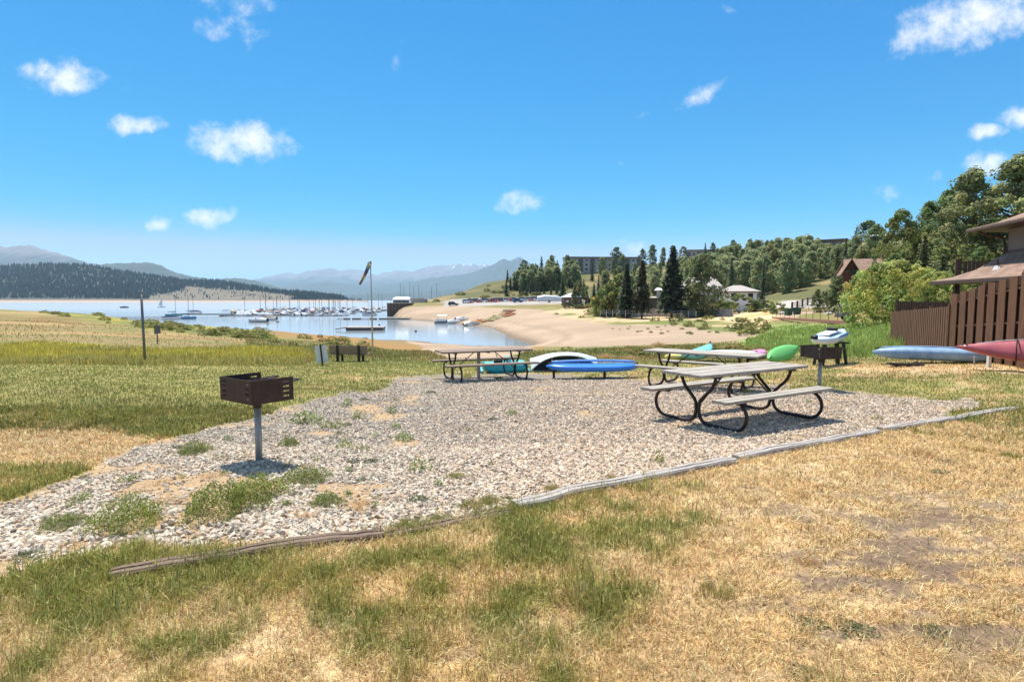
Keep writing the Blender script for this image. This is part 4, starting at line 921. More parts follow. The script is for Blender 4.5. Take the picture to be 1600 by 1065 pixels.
for j, (px, D, yt, kd, i, lb) in enumerate(((1351, 165, 345, 'broadleaf', 1, 'tall grey-green tree on the ridge right of the long ridge building'), (1333, 172, 360, 'spruce', 0, 'dark spruce on the ridge beside the long ridge building'), (1318, 168, 372, 'spruce', 3, 'brownish spruce below the right end of the ridge building'), (1365, 150, 352, 'broadleaf', 0, 'leafy tree leaning over the white ridge house'), (1345, 130, 385, 'aspen', 5, 'yellowing aspen behind the log house'),
        (963, 385, 386, 'broadleaf', 1, 'round dark tree hiding the right part of the condominium block'), (972, 380, 399, 'aspen', 2, 'small dark tree beside the round one before the condominium block'), (1003, 410, 389, 'broadleaf', 0, 'sparse two-lobed tree just right of the condominium block'), (1018, 405, 383, 'aspen', 2, 'tall dark tree right of the sparse two-lobed tree'), (1035, 410, 387, 'aspen', 0, 'narrow tree left of the tallest spruce, on the skyline'), (1066, 405, 385, 'broadleaf', 1, 'round skyline tree right of the tallest spruce'),
        (1100, 410, 379, 'spruce', 0, 'dark spruce in front of the middle ridge building'), (1112, 420, 379, 'broadleaf', 0, 'pale tree beside the dark spruce at the middle ridge building'), (1143, 400, 375, 'broadleaf', 1, 'round tree at the right end of the middle ridge building'), (1171, 400, 372, 'spruce', 2, 'small pointed spruce alone on the skyline'),
        (793, 375, 421, 'spruce', 1, 'small dark tree at the top of the bare slope, left end of the hill'), (819, 385, 406, 'broadleaf', 1, 'round dark tree at the left end of the wooded hill'), (846, 390, 400, 'spruce', 1, 'pointed tree in the crowd on the left end of the hill'), (862, 385, 399, 'aspen', 2, 'tall aspen left of the condominium block'), (886, 380, 399, 'aspen', 0, 'aspen covering the left end of the condominium block'), (940, 370, 402, 'aspen', 4, 'aspen in front of the middle of the condominium block'), (925, 350, 413, 'spruce', 0, 'thin dark spruce below the condominium block'))):
    treep(kd, i, px, D, yt, lb)
# the grove on the hillside and the mixed wood left of it
def grove(n, px0, px1, topline, d0, d1, kinds, hr, label, group, ymin=0):
    k_ = 0; tries = 0
    while k_ < n and tries < n*40:
        tries += 1; px = random.uniform(px0, px1); D = d0(px)+(d1(px)-d0(px))*random.random()**1.5; p = at(px, D); h = random.uniform(*hr)
        yt = HOR-(p.z+h-CAMZ)*FPX/D; lim = np.interp(px, *topline)
        if yt < lim: h *= .8; yt = HOR-(p.z+h-CAMZ)*FPX/D
        if yt < lim-2 or HOR-(p.z-CAMZ)*FPX/D > np.interp(px, *BASE): continue
        kd, i = random.choice(kinds); tree(kd, i, p.x, p.y, h, label[kd], group=group[kd], sx=random.uniform(.95, 1.35)); k_ += 1
BASE = ([640, 780, 850, 900, 930, 985, 1120, 1190, 1240, 1290, 1330], [455, 452, 462, 466, 446, 470, 466, 463, 458, 436, 430])
TOP = ([780, 800, 820, 850, 880, 900, 905, 985, 1000, 1100, 1180, 1230, 1260, 1300, 1330], [428, 424, 412, 406, 404, 408, 430, 432, 412, 396, 371, 372, 369, 384, 372])
LB = {'aspen': 'pale green aspen in the grove covering the right hillside', 'spruce': 'dark spruce scattered among the hillside aspens'}
GP = {'aspen': 'aspens on the right hillside', 'spruce': 'spruces on the right hillside'}
AS = [('aspen', i) for i in range(6)]
grove(215, 1062, 1335, TOP, lambda p: np.interp(p, [1062, 1200, 1335], [225, 190, 160]), lambda p: np.interp(p, [1062, 1200, 1335], [420, 400, 320]), AS, (9, 15), LB, GP)
grove(16, 1010, 1075, TOP, lambda p: 260, lambda p: 400, AS, (7, 12), LB, GP)
grove(16, 935, 1000, ([900, 985, 1000], [430, 412, 408]), lambda p: 250, lambda p: 370, AS, (7, 12), LB, GP)
LB2 = {'aspen': 'grey-green aspen in the wood left of the condominium block', 'spruce': 'dark young spruce in the wood left of the condominium block'}
GP2 = {'aspen': 'aspens left of the condominium', 'spruce': 'spruces left of the condominium'}
grove(88, 795, 905, TOP, lambda p: 318, lambda p: 385, AS[:3]*2+[('aspen', 2), ('spruce', 0), ('spruce', 1)], (8, 13), LB2, GP2)
for px, D, yt in ((791, 305, 438), (812, 310, 447), (822, 300, 449), (838, 305, 446), (850, 300, 449), (861, 295, 447), (879, 290, 432), (870, 300, 440), (898, 270, 438), (905, 275, 436), (912, 265, 436), (928, 262, 442), (935, 280, 430), (829, 310, 440), (845, 300, 452)):
    treep('spruce', random.randrange(4), px, D, yt, 'young dark spruce in the row at the foot of the hill', group='spruces along the foot of the hill', sx=1.25)
for px, D, yt, i, s, lb in ((958, 150, 440, 1, .75, 'tall green bush left of the dark spruce pair'), (949, 152, 450, 3, .7, 'reddish green bush at the left end of the wire fence'), (968, 150, 432, 1, .7, 'tall bush touching the left spruce of the pair'), (1155, 140, 461, 1, 1.5, 'wide green shrub below the white house windows'), (1190, 138, 468, 2, 1.3, 'dark shrub at the right corner of the white house'), (1128, 140, 472, 1, 1.3, 'small shrub at the left corner of the white house'), (1215, 118, 474, 1, 1.6, 'low green shrub between the white house and the railing'), (905, 200, 440, 2, .5, 'bush by the shed')):
    treep('shrub', i, px, D, yt, lb, cat='bush', sx=s)
# low shrubs and ground scrub along shores and slopes
SL = 'low green shrub on the dry shore slope'
def scrub(n, region, labels, group, d0, d1, h0, h1, kinds):
    k_ = 0; t_ = 0
    while k_ < n and t_ < 4000:
        t_ += 1; px = random.uniform(min(p[0] for p in region), max(p[0] for p in region)); py = random.uniform(min(p[1] for p in region), max(p[1] for p in region))
        if poly_sd(np.array([px]), np.array([py]), region)[0] < 0: continue
        p = G(px, py)
        if not d0 < p.y < d1: continue
        tree('shrub', random.choice(kinds), p.x, p.y, random.uniform(h0, h1), labels, 'bush', group, sx=random.uniform(1.2, 2.4)); k_ += 1
scrub(60, REG['crest'], 'low green shrub on the grassy bank in front of the lake at the left', 'shrubs on the lake bank', 40, 150, .3, .75, [4, 4, 3])
scrub(16, [(420,515),(620,532),(700,545),(690,556),(560,556),(430,540)], 'small green shrub on the orange shore below the bench', 'shrubs on the orange shore', 30, 110, .25, .6, [4, 3])
scrub(40, REG['scr'], 'low green shrub along the top edge of the sandy beach', 'shrubs above the beach', 60, 260, .4, 1.0, [1, 4, 4, 3])
scrub(26, [(660,474),(700,462),(780,440),(800,450),(880,468),(760,467)], 'small scrubby bush on the bare slope above the parked cars', 'bushes on the bare slope', 200, 420, .8, 1.8, [1, 2, 3])
scrub(14, [(860,546),(1000,543),(1180,535),(1185,552),(1000,556),(880,556)], 'small tuft of green scrub at the near edge of the beach', 'scrub at the near edge of the beach', 25, 80, .2, .45, [4, 3])
scrub(24, [(925,512),(1000,505),(1150,512),(1160,524),(1000,522)], 'tiny tuft of grass dotting the pale sandy beach', 'tufts on the beach', 40, 140, .15, .32, [1, 3])
scrub(10, [(880,482),(945,474),(950,480),(890,486)], 'brownish low bush on the bank below the shed', 'bushes below the shed', 120, 260, .8, 1.4, [2, 3])
# ---------------------------------------------------------------- buildings beyond the beach
M_WSID = mat('white_siding', (.88, .88, .89), .7, var=.08, scale=2, stretch=(8, 8, .3))
M_GROOF = mat('pale_roof', (.46, .40, .36), .9, var=.2, scale=3, stretch=(1, 1, 4))
M_GREY = mat('grey_render', (.56, .50, .46), .9, var=.15)
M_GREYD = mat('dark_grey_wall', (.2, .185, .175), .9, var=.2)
M_LOG = mat('red_log', (.16, .06, .036), .8, var=.4, scale=3, stretch=(.4, .4, 7))
def house(name, label, px0, px1, D, ybase, yeave, yridge, depth, wm, rm, wins=(), hip=1.6, over=.5, yaw=0., cat='house'):
    a, b = P(px0, ybase, D), P(px1, ybase, D); w = (b-a).length; x0 = (a.x+b.x)/2; z = a.z-.0
    t = thing(name, label, cat, (x0, D, z), yaw); e = ztop(yeave, D)-z; r = ztop(yridge, D)-z
    part('wall', MB().box((0, depth/2, e/2-.5), (w, depth, e+1)), wm, t)
    hx, hy = w/2+over, depth/2+over
    def rc(i, j, zz): return [(-hx+i, depth/2-hy+j, zz), (hx-i, depth/2-hy+j, zz), (hx-i, depth/2+hy-j, zz), (-hx+i, depth/2+hy-j, zz)]
    rf = part('roof', MB().loft([rc(0, 0, e+.005), rc(0, 0, e+.18), rc(hip, hy-.05, r)]), rm, t)
    part('fascia', MB().loft([rc(-.03, -.03, e-.12), rc(-.03, -.03, e+.003)]), M_TRIM, rf)
    for wx, wz, ww, wh in wins:
        f = part('window', MB().box((-w/2+wx*w, -.02, wz*e), (ww, .1, wh)), M_TRIM, t)
        g = MB()
        g.box((-w/2+wx*w, -.075, wz*e), (ww*.86, .02, wh*.84)); part('pane', g, M_GLASS, f)
    return t
h = house('white_house', 'white two-window house with a pale hipped roof right of the loose grey-green tree', 1127, 1181, 150, 488, 456, 445, 8.5, M_WSID, M_GROOF, ((.36, .83, 1.35, 1.15), (.81, .82, 1.2, 1.15)), 4.2, .7, -.26)
part('corner_board', MB().box((-4.56, -.06, 2.2), (.16, .16, 6)), M_TRIM, h); part('downspout', MB().box((4.5, -.1, 2.0), (.14, .14, 5.5)), M_TRIM, h)
h = house('grey_house', 'shaded grey house with a tall pale roof behind the tallest spruce', 1066, 1124, 158, 488, 452, 432, 10, M_GREY, M_GROOF, ((.3, .62, 1.6, 1.6), (.62, .62, 1.4, 1.6), (.2, .2, 1.5, 1.4), (.75, .2, 1.5, 1.4)), 2.5, .9, -.28)
part('deck', MB().box((0, -1.2, 2.7), (9, 2.4, .2)), M_WSID, h)
for x in (-4.3, 0, 4.3): part('deck_post', MB().box((x, -2.2, 1.2), (.2, .2, 3.2)), M_WSID, h)
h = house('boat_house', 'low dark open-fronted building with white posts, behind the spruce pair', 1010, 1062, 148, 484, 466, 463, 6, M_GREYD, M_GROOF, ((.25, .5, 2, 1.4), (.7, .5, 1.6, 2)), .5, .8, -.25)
for x in (-3.9, .9, 4.1): part('porch_post', MB().box((x, -.9, 1.6), (.22, .22, 3.6)), M_WSID, h)
part('upper_storey', MB().box((.8, 3, 4.0), (5, 4, 2.2)), M_GREY, h); part('upper_roof', MB().loft([[(-2.3, .5, 5.1), (3.9, .5, 5.1), (3.9, 5.5, 5.1), (-2.3, 5.5, 5.1)], [(-1.6, 2.9, 5.8), (3.2, 2.9, 5.8), (3.2, 3.1, 5.8), (-1.6, 3.1, 5.8)]]), M_WSID, h)
def log_house():
    D = 92; p = at(1352, D); z = ztop(445, D); t = thing('log_house', 'red-brown log house with a big gable and brown roof above the willow bush', 'house', (p.x, D, z), math.radians(-22))
    w, dp, e, r = 5.6, 7.0, ztop(424, D)-z, ztop(402, D)-z
    part('wall', MB().box((0, dp/2, e/2-1.5), (w-.8, dp, e+3)), M_LOG, t)
    # ridge runs left-right, the gable end faces left and towards the camera
    g = MB().loft([[(-w/2-.6, -.8, e-.1), (w/2+1, -.8, e-.1), (w/2+1, -.8, e+.06), (-w/2-.6, -.8, e+.06)], [(-w/2-.0, dp/2, r-.16), (w/2+1, dp/2, r-.16), (w/2+1, dp/2, r), (-w/2-.0, dp/2, r)], [(-w/2-.6, dp+.8, e-.1), (w/2+1, dp+.8, e-.1), (w/2+1, dp+.8, e+.06), (-w/2-.6, dp+.8, e+.06)]])
    part('roof', g, M_ROOF, t)
    part('gable', MB().prism([(0, e-.2), (dp, e-.2), (dp/2, r-.25)], -w/2+.38, -w/2+.6, 'x'), M_LOG, t)
    fg = MB().prism([(-w/2-.5, -2), (-w/2+1.5, -2), (-w/2+1.5, e-.4), (-w/2+.5, r-.5), (-w/2-.5, e-.4)], -.7, -.2, 'y'); part('front_gable', fg, M_LOG, t)
    part('gable_roof', MB().loft([[(-w/2-1.0, y, e-.66), (-w/2-1.0, y, e-.5), (-w/2+.5, y, r-.15), (-w/2+2.0, y, e-.5), (-w/2+2.0, y, e-.66), (-w/2+.5, y, r-.32)] for y in (-1.3, dp/2)]), M_ROOF, t)
    wdw = part('window', MB().box((-w/2+.8, -1.02, e-.1), (1.2, .06, .8)), M_TRIM, t); part('pane', MB().box((-w/2+.8, -1.06, e-.1), (1.05, .02, .65)), M_GLASS, wdw)
    part('chimney', MB().box((w/2+.2, dp/2+.5, r+.1), (.7, .7, 1.2)), M_SID, t)
log_house()
def condo(name, label, px0, px1, D0, D1, ybase, ytop0, ytop1, rows, bays, wm, rm):
    A = P(px0, ybase, D0); B = P(px1, ybase, D1); d = B-A; d.z = 0; w = d.length; zb = min(A.z, B.z)-4
    H = (ztop(ytop0, D0)+ztop(ytop1, D1))/2-zb; t = thing(name, label, 'apartment block', (A.x, A.y, zb), math.atan2(d.y, d.x)); dep = 12
    part('wall', MB().box((w/2, dep/2, H/2), (w, dep, H)), wm, t); part('roof', MB().box((w/2, dep/2-.5, H+.25), (w+1.4, dep+2.4, .5)), rm, t)
    fh = (H-4-.4)/rows
    for rI in range(rows):
        z = 4+fh*rI
        for b in range(bays):
            x = w*(b+.5)/bays; bw = w/bays
            if b % 2 == 0:
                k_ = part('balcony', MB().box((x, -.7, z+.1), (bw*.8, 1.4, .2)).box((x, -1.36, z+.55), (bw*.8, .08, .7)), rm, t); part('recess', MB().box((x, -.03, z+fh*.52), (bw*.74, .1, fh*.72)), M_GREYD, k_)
            else:
                f = part('window', MB().box((x, -.03, z+fh*.52), (bw*.52, .1, fh*.55)), M_WSID, t); part('pane', MB().box((x, -.09, z+fh*.52), (bw*.46, .04, fh*.47)), M_GLASS, f)
    return t
condo('condominium', 'long grey four-storey condominium block on the hilltop left of the spruces', 884, 1003, 396, 400, 424, 405, 400, 3, 13, M_GREY, M_GREYD)
condo('ridge_apartments', 'middle ridge building, grey with a flat roof, half hidden by the skyline trees', 1072, 1138, 425, 420, 402, 393, 389, 1, 8, M_GREY, M_GREYD)
condo('ridge_lodge', 'long low dark building on the ridge just left of the ridge trees', 1268, 1322, 330, 320, 388, 377, 374, 1, 7, M_SID, M_GREYD)
def ridge_house():
    h = house('ridge_house', 'dark brown house with decks seen between the ridge trees above the log house', 1362, 1392, 150, 396, 370, 364, 8, M_GREYD, M_WSID, ((.3, .6, 1.4, 1.2), (.7, .6, 1.2, 1.2)), 1.5, .6, -.5)
    for z in (.8, 2.3): part('deck', MB().box((0, -1, z), (5, 1.8, .18)), M_WSID, h)
ridge_house()
def shed():
    p = at(893, 205); t = thing('shed', 'small brown shed with a pale pyramid roof at the right end of the parking lot', 'shed', p, .1); M_W = mat('brown_wall', (.24, .14, .10), .85, var=.2, stretch=(1, 1, 6))
    part('wall', MB().box((0, 0, 1.3), (6.4, 5, 3.2)), M_W, t); part('roof', MB().loft([[(-3.7, -3, 2.9), (3.7, -3, 2.9), (3.7, 3, 2.9), (-3.7, 3, 2.9)], [(-3.7, -3, 3.05), (3.7, -3, 3.05), (3.7, 3, 3.05), (-3.7, 3, 3.05)], [(-.4, -.2, 4.5), (.4, -.2, 4.5), (.4, .2, 4.5), (-.4, .2, 4.5)]]), M_SIGNB, t)
    for x in (-2, 2): part('window', MB().box((x, -2.53, 1.6), (1, .06, .8)), M_WSID, t)
    part('door', MB().box((.3, -2.53, 1.1), (1, .06, 2.1)), M_TRIM, t)
    p = at(923, 198); t = thing('pavilion', 'dark open pavilion with pale posts, right of the brown shed', 'pavilion', p); part('roof', MB().box((0, 0, 2.6), (6, 3.4, .25)), M_TRIM, t); part('back_wall', MB().box((.6, 1.4, 1.1), (4.6, .15, 2.8)), M_GREYD, t)
    for x in (-2.7, -1.4, -.1, 1.2, 2.6): part('post', MB().box((x, -1.5, 1.0), (.18, .18, 3.0)), M_STEELP if x > 1 else M_TIMB, t)
shed()
# retaining wall, wire fence, railing, rail fence, bins, road furniture
A, B = G(942, 492), G(1145, 494); d = B-A; t = thing('retaining_wall', 'long low grey retaining wall along the top of the beach, below the wire fence', 'wall', A, math.atan2(d.y, d.x)); Ln = math.hypot(d.x, d.y)
M_STONE = mat('grey_stone', (.56, .50, .46), .9, var=.35, scale=2, bump=.4)
part('wall', MB().bar((0, 0, .45), (Ln, 0, d.z+.45), .5, 2.4), M_STONE, t)
for q in (.0, .68): part('buttress', MB().box((Ln*q, -.2, d.z*q+.4), (.9, .6, 1.9)), M_GREYD, t)
A, B = at(938, 142), at(1088, 128); d = B-A; Ln = math.hypot(d.x, d.y); zA = ztop(491, 142)-A.z; t = thing('wire_fence', 'pale metal wire fence with white posts in front of the spruces', 'fence', (A.x, A.y, A.z+zA), math.atan2(d.y, d.x)); dz_ = B.z-A.z-.1
for i in range(15):
    q = i/14; part('post', MB().box((Ln*q, 0, dz_*q*.0+.2), (.09, .09, 1.7)), M_SIGNB, t)
for zz in (.25, .6, 1.05): part('rail', MB().box((Ln/2, 0, zz), (Ln, .03, .035)), M_SIGNB, t)
def railing():
    A, B = G(1207, 497), G(1325, 505); d = B-A; Ln = math.hypot(d.x, d.y); t = thing('deck_railing', 'thin dark metal railing on a red-brown timber edge, left of the willow', 'railing', A, math.atan2(d.y, d.x)); D = A.y
    part('edge_beam', MB().bar((0, 0, .05), (Ln, 0, d.z+.05), .3, .36), mat('red_brown_beam', (.30, .13, .09), .8), t)
    part('top_rail', MB().bar((0, 0, 1.25), (Ln, 0, d.z+1.25), .05, .05), M_BLACK, t)
    for i in range(13):
        q = i/12; part('baluster', MB().box((Ln*q, 0, d.z*q+.62), (.05, .05, 1.25)), M_BLACK, t)
    C0 = P(1236, 488, D+16); t2 = thing('wire_railing', 'second thin railing farther back, below the green bins', 'railing', (C0.x, C0.y, hz(C0.x, C0.y)), -.05)
    part('top_rail', MB().box((4.5, 0, 1.3), (9, .05, .05)), M_BLACK, t2)
    for i in range(6): part('post', MB().box((i*1.8, 0, .6), (.07, .07, 1.5)), M_BLACK, t2)
railing()
for px, lb in ((1233, 'green wheeled bin on the left of the pair by the road'), (1246, 'green wheeled bin on the right of the pair by the road')):
    p = at(px, 106); t = thing('green_bin', lb, 'bin', p, .2); m = mat('bin_green', (.03, .10, .06), .5)
    part('body', MB().box((0, 0, .6), (1.0, .8, 1.2), None, 1.15), m, t, bevel=.04); part('lid', MB().box((0, 0, 1.25), (1.2, .98, .1)), m, t, bevel=.03)
def rail_fence():
    t = None; pts = [at(px, D) for px, D in ((1238, 122), (1246, 127), (1254, 132), (1262, 137), (1270, 142), (1278, 147), (1286, 152), (1293, 157))]; o = pts[0]
    t = thing('rail_fence', 'dark split rail fence climbing the dry slope right of the road', 'fence', o); m = mat('dark_rail', (.10, .06, .045), .9)
    for p in pts: part('post', MB().box(p-o+Vector((0, 0, .8)), (.3, .3, 2.1)), m, t)
    for a, b in zip(pts, pts[1:]):
        for z in (.5, 1.0, 1.5): part('rail', MB().bar(a-o+Vector((0, 0, z)), b-o+Vector((0, 0, z)), .12, .16), m, t)
rail_fence()
p = at(1218, 100); 
p = at(1334, 88); t = thing('carport', 'small dark timber gateway beside the willow bush', 'gateway', p)
for x in (-.7, .7): part('post', MB().box((x, 0, .8), (.3, .3, 2.4)), M_FEND, t)
part('beam', MB().box((0, 0, 1.95), (2.0, .3, .3)), M_FEND, t)
p = G(1322, 500); t = thing('utility_trailer', 'dark trailer parked against the left side of the willow bush', 'trailer', (p.x, p.y, p.z), .1)
part('bed', MB().box((0, 0, .75), (2.0, 1.3, .6)), M_GREYD, t, bevel=.03); part('frame', MB().box((0, 0, .42), (2.2, 1.2, .1)), M_BLACK, t)
part('headboard', MB().box((-.95, 0, 1.3), (.1, 1.2, .6)), M_FEND, t)
for s in (-.7, .7): part('wheel', MB().tube([(.2, s-.1, .32), (.2, s+.1, .32)], .32, 14), M_BLACK, t)
for px, py, r_ in ((1296, 491, .5), (1301, 488, .6), (1310, 484, .5), (1222, 490, .6), (1228, 488, .8), (1240, 486, .5)):
    p = G(px, py); v, f = ico(1); v = v*(1+rng.normal(0, .1, (len(v), 1)))*np.array([1.3, 1, .7])*r_; o = part('boulder', np_mesh('boulder', v, [f]), M_STONE); o.location = p; tag(o, 'pale boulder among the rocks below the road and rail fence', 'rock', 'boulders below the road')
# ---------------------------------------------------------------- parked cars
def car_proto(kind, paint, label):
    t = thing('parked_car', label, 'car', group='cars in the lakeside parking lot'); L = 4.6; suv = kind == 'suv'
    prof = [(-2.3, .35), (-2.28, .8), (-2.2, .98), (-1.2, 1.02), (1.1, 1.05), (2.15, .92), (2.3, .7), (2.3, .35)]
    part('body', MB().prism(prof, -.9, .9, 'y'), paint, t, bevel=.08, smooth=False)
    zt = 1.75 if suv else 1.45; xa = (-2.1, -1.9) if suv else (-1.75, -1.05)
    cab = MB().loft([[(xa[0], -.84, 1.0), (1.15, -.84, 1.0), (1.15, .84, 1.0), (xa[0], .84, 1.0)], [(xa[1], -.68, zt-.06), (.35, -.68, zt-.06), (.35, .68, zt-.06), (xa[1], .68, zt-.06)]])
    part('windows', cab, M_GLASS, t); part('roof', MB().box(((xa[1]+.35)/2, 0, zt), (.45-xa[1], 1.44, .08)), paint, t, bevel=.03)
    for x in (-1.4, 1.42):
        for s in (-.82, .82):
            w = part('wheel', MB().tube([(x, s-.11, .33), (x, s+.11, .33)], .33, 14), M_BLACK, t); part('rim', MB().tube([(x, s-.12, .33), (x, s+.12, .33)], .19, 10), M_GALV, w)
    for s in (-.6, .6): part('headlight', MB().box((2.28, s, .75), (.06, .35, .14)), M_SIGNB, t)
    return t
def paint(n, c): return mat('car_paint_'+n, c, .25, .1, var=.03, coat=.5)
CARS = [car_proto('suv', paint('white', (.75, .75, .75)), 'white SUV in the packed parking lot below the slope'), car_proto('sedan', paint('silver', (.45, .46, .47)), 'silver sedan in the packed parking lot below the slope'), car_proto('suv', paint('dark', (.03, .035, .04)), 'dark SUV in the packed parking lot below the slope'), car_proto('sedan', paint('red', (.40, .04, .03)), 'red car in the packed parking lot below the slope'), car_proto('suv', paint('blue', (.06, .12, .25)), 'blue SUV in the packed parking lot below the slope')]
used = [False]*5
for i in range(44):
    c = random.choice([0, 0, 0, 1, 1, 1, 2, 3, 4]); c = i if i < 5 else c; D = (256, 263, 272)[i % 3]+random.uniform(-1, 1); px = 728+(i//3)*10.2+random.uniform(-2, 2)+(i % 3)*3
    p = at(px, D); rz = PI/2*random.choice([1, -1])+random.uniform(-.15, .15)+(.9 if i % 4 == 0 else 0)
    if not used[c]: o = CARS[c]; used[c] = True; o.location = p; o.rotation_euler = (0, 0, rz)
    else: dup(CARS[c], p, rz)
p = at(809, 243); dup(CARS[4], (p.x, p.y, p.z), .4, 'dark pickup-like car standing apart on the sand in front of the packed parking lot')
p = at(708, 246); dup(CARS[2], (p.x, p.y, p.z), .2, 'dark car alone at the left end of the parking track')
p = at(862, 236); t = thing('parked_trailer', 'long white covered boat trailer at the right end of the parked cars', 'trailer', p, .1)
part('cover', MB().loft([[(x, -1.3*k_, .7), (x, -1.2*k_, 2.3*k_+.3), (x, 0, 2.8*k_+.3), (x, 1.2*k_, 2.3*k_+.3), (x, 1.3*k_, .7)] for x, k_ in ((-6, .8), (-3, 1), (2, .9), (6, .45))]), M_SIGNB, t); part('chassis', MB().box((0, 0, .6), (11, 1.6, .15)), M_BLACK, t)
for s in (-1, 1): part('wheel', MB().tube([(-1, s-.12, .35), (-1, s+.12, .35)], .35, 12), M_BLACK, t)
# ---------------------------------------------------------------- weeds and tufts growing through the gravel and the dry lawn
WEED = attr_mat('weed_leaf', .65, .35)
def weed_mesh(seed, colr, n, leaf, dome=.6, stem=False, asp=.5):
    r = np.random.default_rng(seed); a = r.uniform(0, 2*PI, n); q = np.sqrt(r.uniform(0, 1, n)); z = r.uniform(.1, 1, n)*dome*(1-q**2*.8)
    q *= 1+(.3*np.sin(a*3+seed)+.22*np.sin(a*7+2*seed)+.12*np.sin(a*13+seed))*r.uniform(.5, 1, n)
    V = quads(np.stack([q*np.cos(a), q*np.sin(a), z], -1), r.normal(0, .55, (n, 3))+np.array([0, -.1, .7]), leaf*r.uniform(.6, 1.3, n), asp, r).reshape(-1, 3); f = np.arange(len(V)).reshape(-1, 4)
    k_ = np.clip(np.array(colr)*(1+r.normal(0, .22, (n, 1)))*(1+r.normal(0, .08, (n, 3))), .01, .8); me = np_mesh('foliage', V, [f], np.repeat(k_, 4, 0)); me.materials.append(WEED); return me
def tuft_mesh(seed, colr, n, tips=.25):
    r = np.random.default_rng(seed); a = r.uniform(0, 2*PI, n); q = r.uniform(0, 1, n)**.75*1.05*(1+.3*np.sin(a*2+seed)); x, y = q*np.cos(a), q*np.sin(a); h = r.uniform(.3, 1, n)*(1-.45*np.minimum(q, 1)); ln = r.uniform(.05, .7, n); ph = a+r.normal(0, .7, n); w = .035
    th = r.uniform(0, 2*PI, n); V = np.zeros((n, 5, 3)); sx, sy = np.cos(th)*w/2, np.sin(th)*w/2
    V[:, 0] = np.stack([x-sx, y-sy, 0*x], -1); V[:, 1] = np.stack([x+sx, y+sy, 0*x], -1); mx, my = x+np.cos(ph)*np.sin(ln)*h*.3, y+np.sin(ph)*np.sin(ln)*h*.3
    V[:, 2] = np.stack([mx+sx*.8, my+sy*.8, h*.55], -1); V[:, 3] = np.stack([mx-sx*.8, my-sy*.8, h*.55], -1); V[:, 4] = np.stack([x+np.cos(ph)*np.sin(ln)*h, y+np.sin(ph)*np.sin(ln)*h, h*np.cos(ln*.8)], -1)
    i = np.arange(n)[:, None]*5; k_ = np.clip(np.array(colr)*(1+r.normal(0, .2, (n, 1))), .01, .8); k_ = np.where((r.uniform(0, 1, n) < tips)[:, None], STRAWL*.8, k_)
    me = np_mesh('foliage', V.reshape(-1, 3), [i+np.array([[0, 1, 2, 3]]), i+np.array([[3, 2, 4]])], np.repeat(k_, 5, 0)); me.materials.append(WEED); return me
WM = {'mound': [weed_mesh(1, C(.27, .30, .06), 3600, .06, .62), weed_mesh(2, C(.22, .25, .06), 3600, .06, .5)], 'leafy': [weed_mesh(3, C(.22, .28, .08), 240, .2, .9), weed_mesh(4, C(.27, .31, .08), 170, .24, 1.1), weed_mesh(5, C(.24, .27, .09), 110, .22, .7)],
      'tuft': [tuft_mesh(6, GREEN*.95, 420), tuft_mesh(7, DGREEN*1.15, 420)], 'straw': [tuft_mesh(8, STRAW, 380, .5), tuft_mesh(9, STRAWL*.9, 240, .5)], 'dark': [weed_mesh(10, C(.11, .135, .05), 260, .2, .6)]}
NM = {'mound': 'weed_mound', 'leafy': 'weed', 'tuft': 'grass_tuft', 'straw': 'straw_tuft', 'dark': 'weed'}
def weed(kind, i, px, py, rpx, label, hk=1., group=None):
    p = G(px, py); r = rpx*p.y/FPX; t = thing(NM[kind], label, {'mound': 'weeds', 'leafy': 'weed', 'dark': 'weed', 'tuft': 'grass tuft', 'straw': 'grass tuft'}[kind], (p.x, p.y, p.z+.004), random.uniform(0, 6.28), group); t.scale = (r, r, r*hk*(3.6 if kind == 'mound' else 1.3 if kind == 'leafy' else .8))
    if kind in ('mound', 'tuft', 'dark'): HOLES.append((p.x, p.y, r*.8))
    link('foliage', WM[kind][i], t); return t
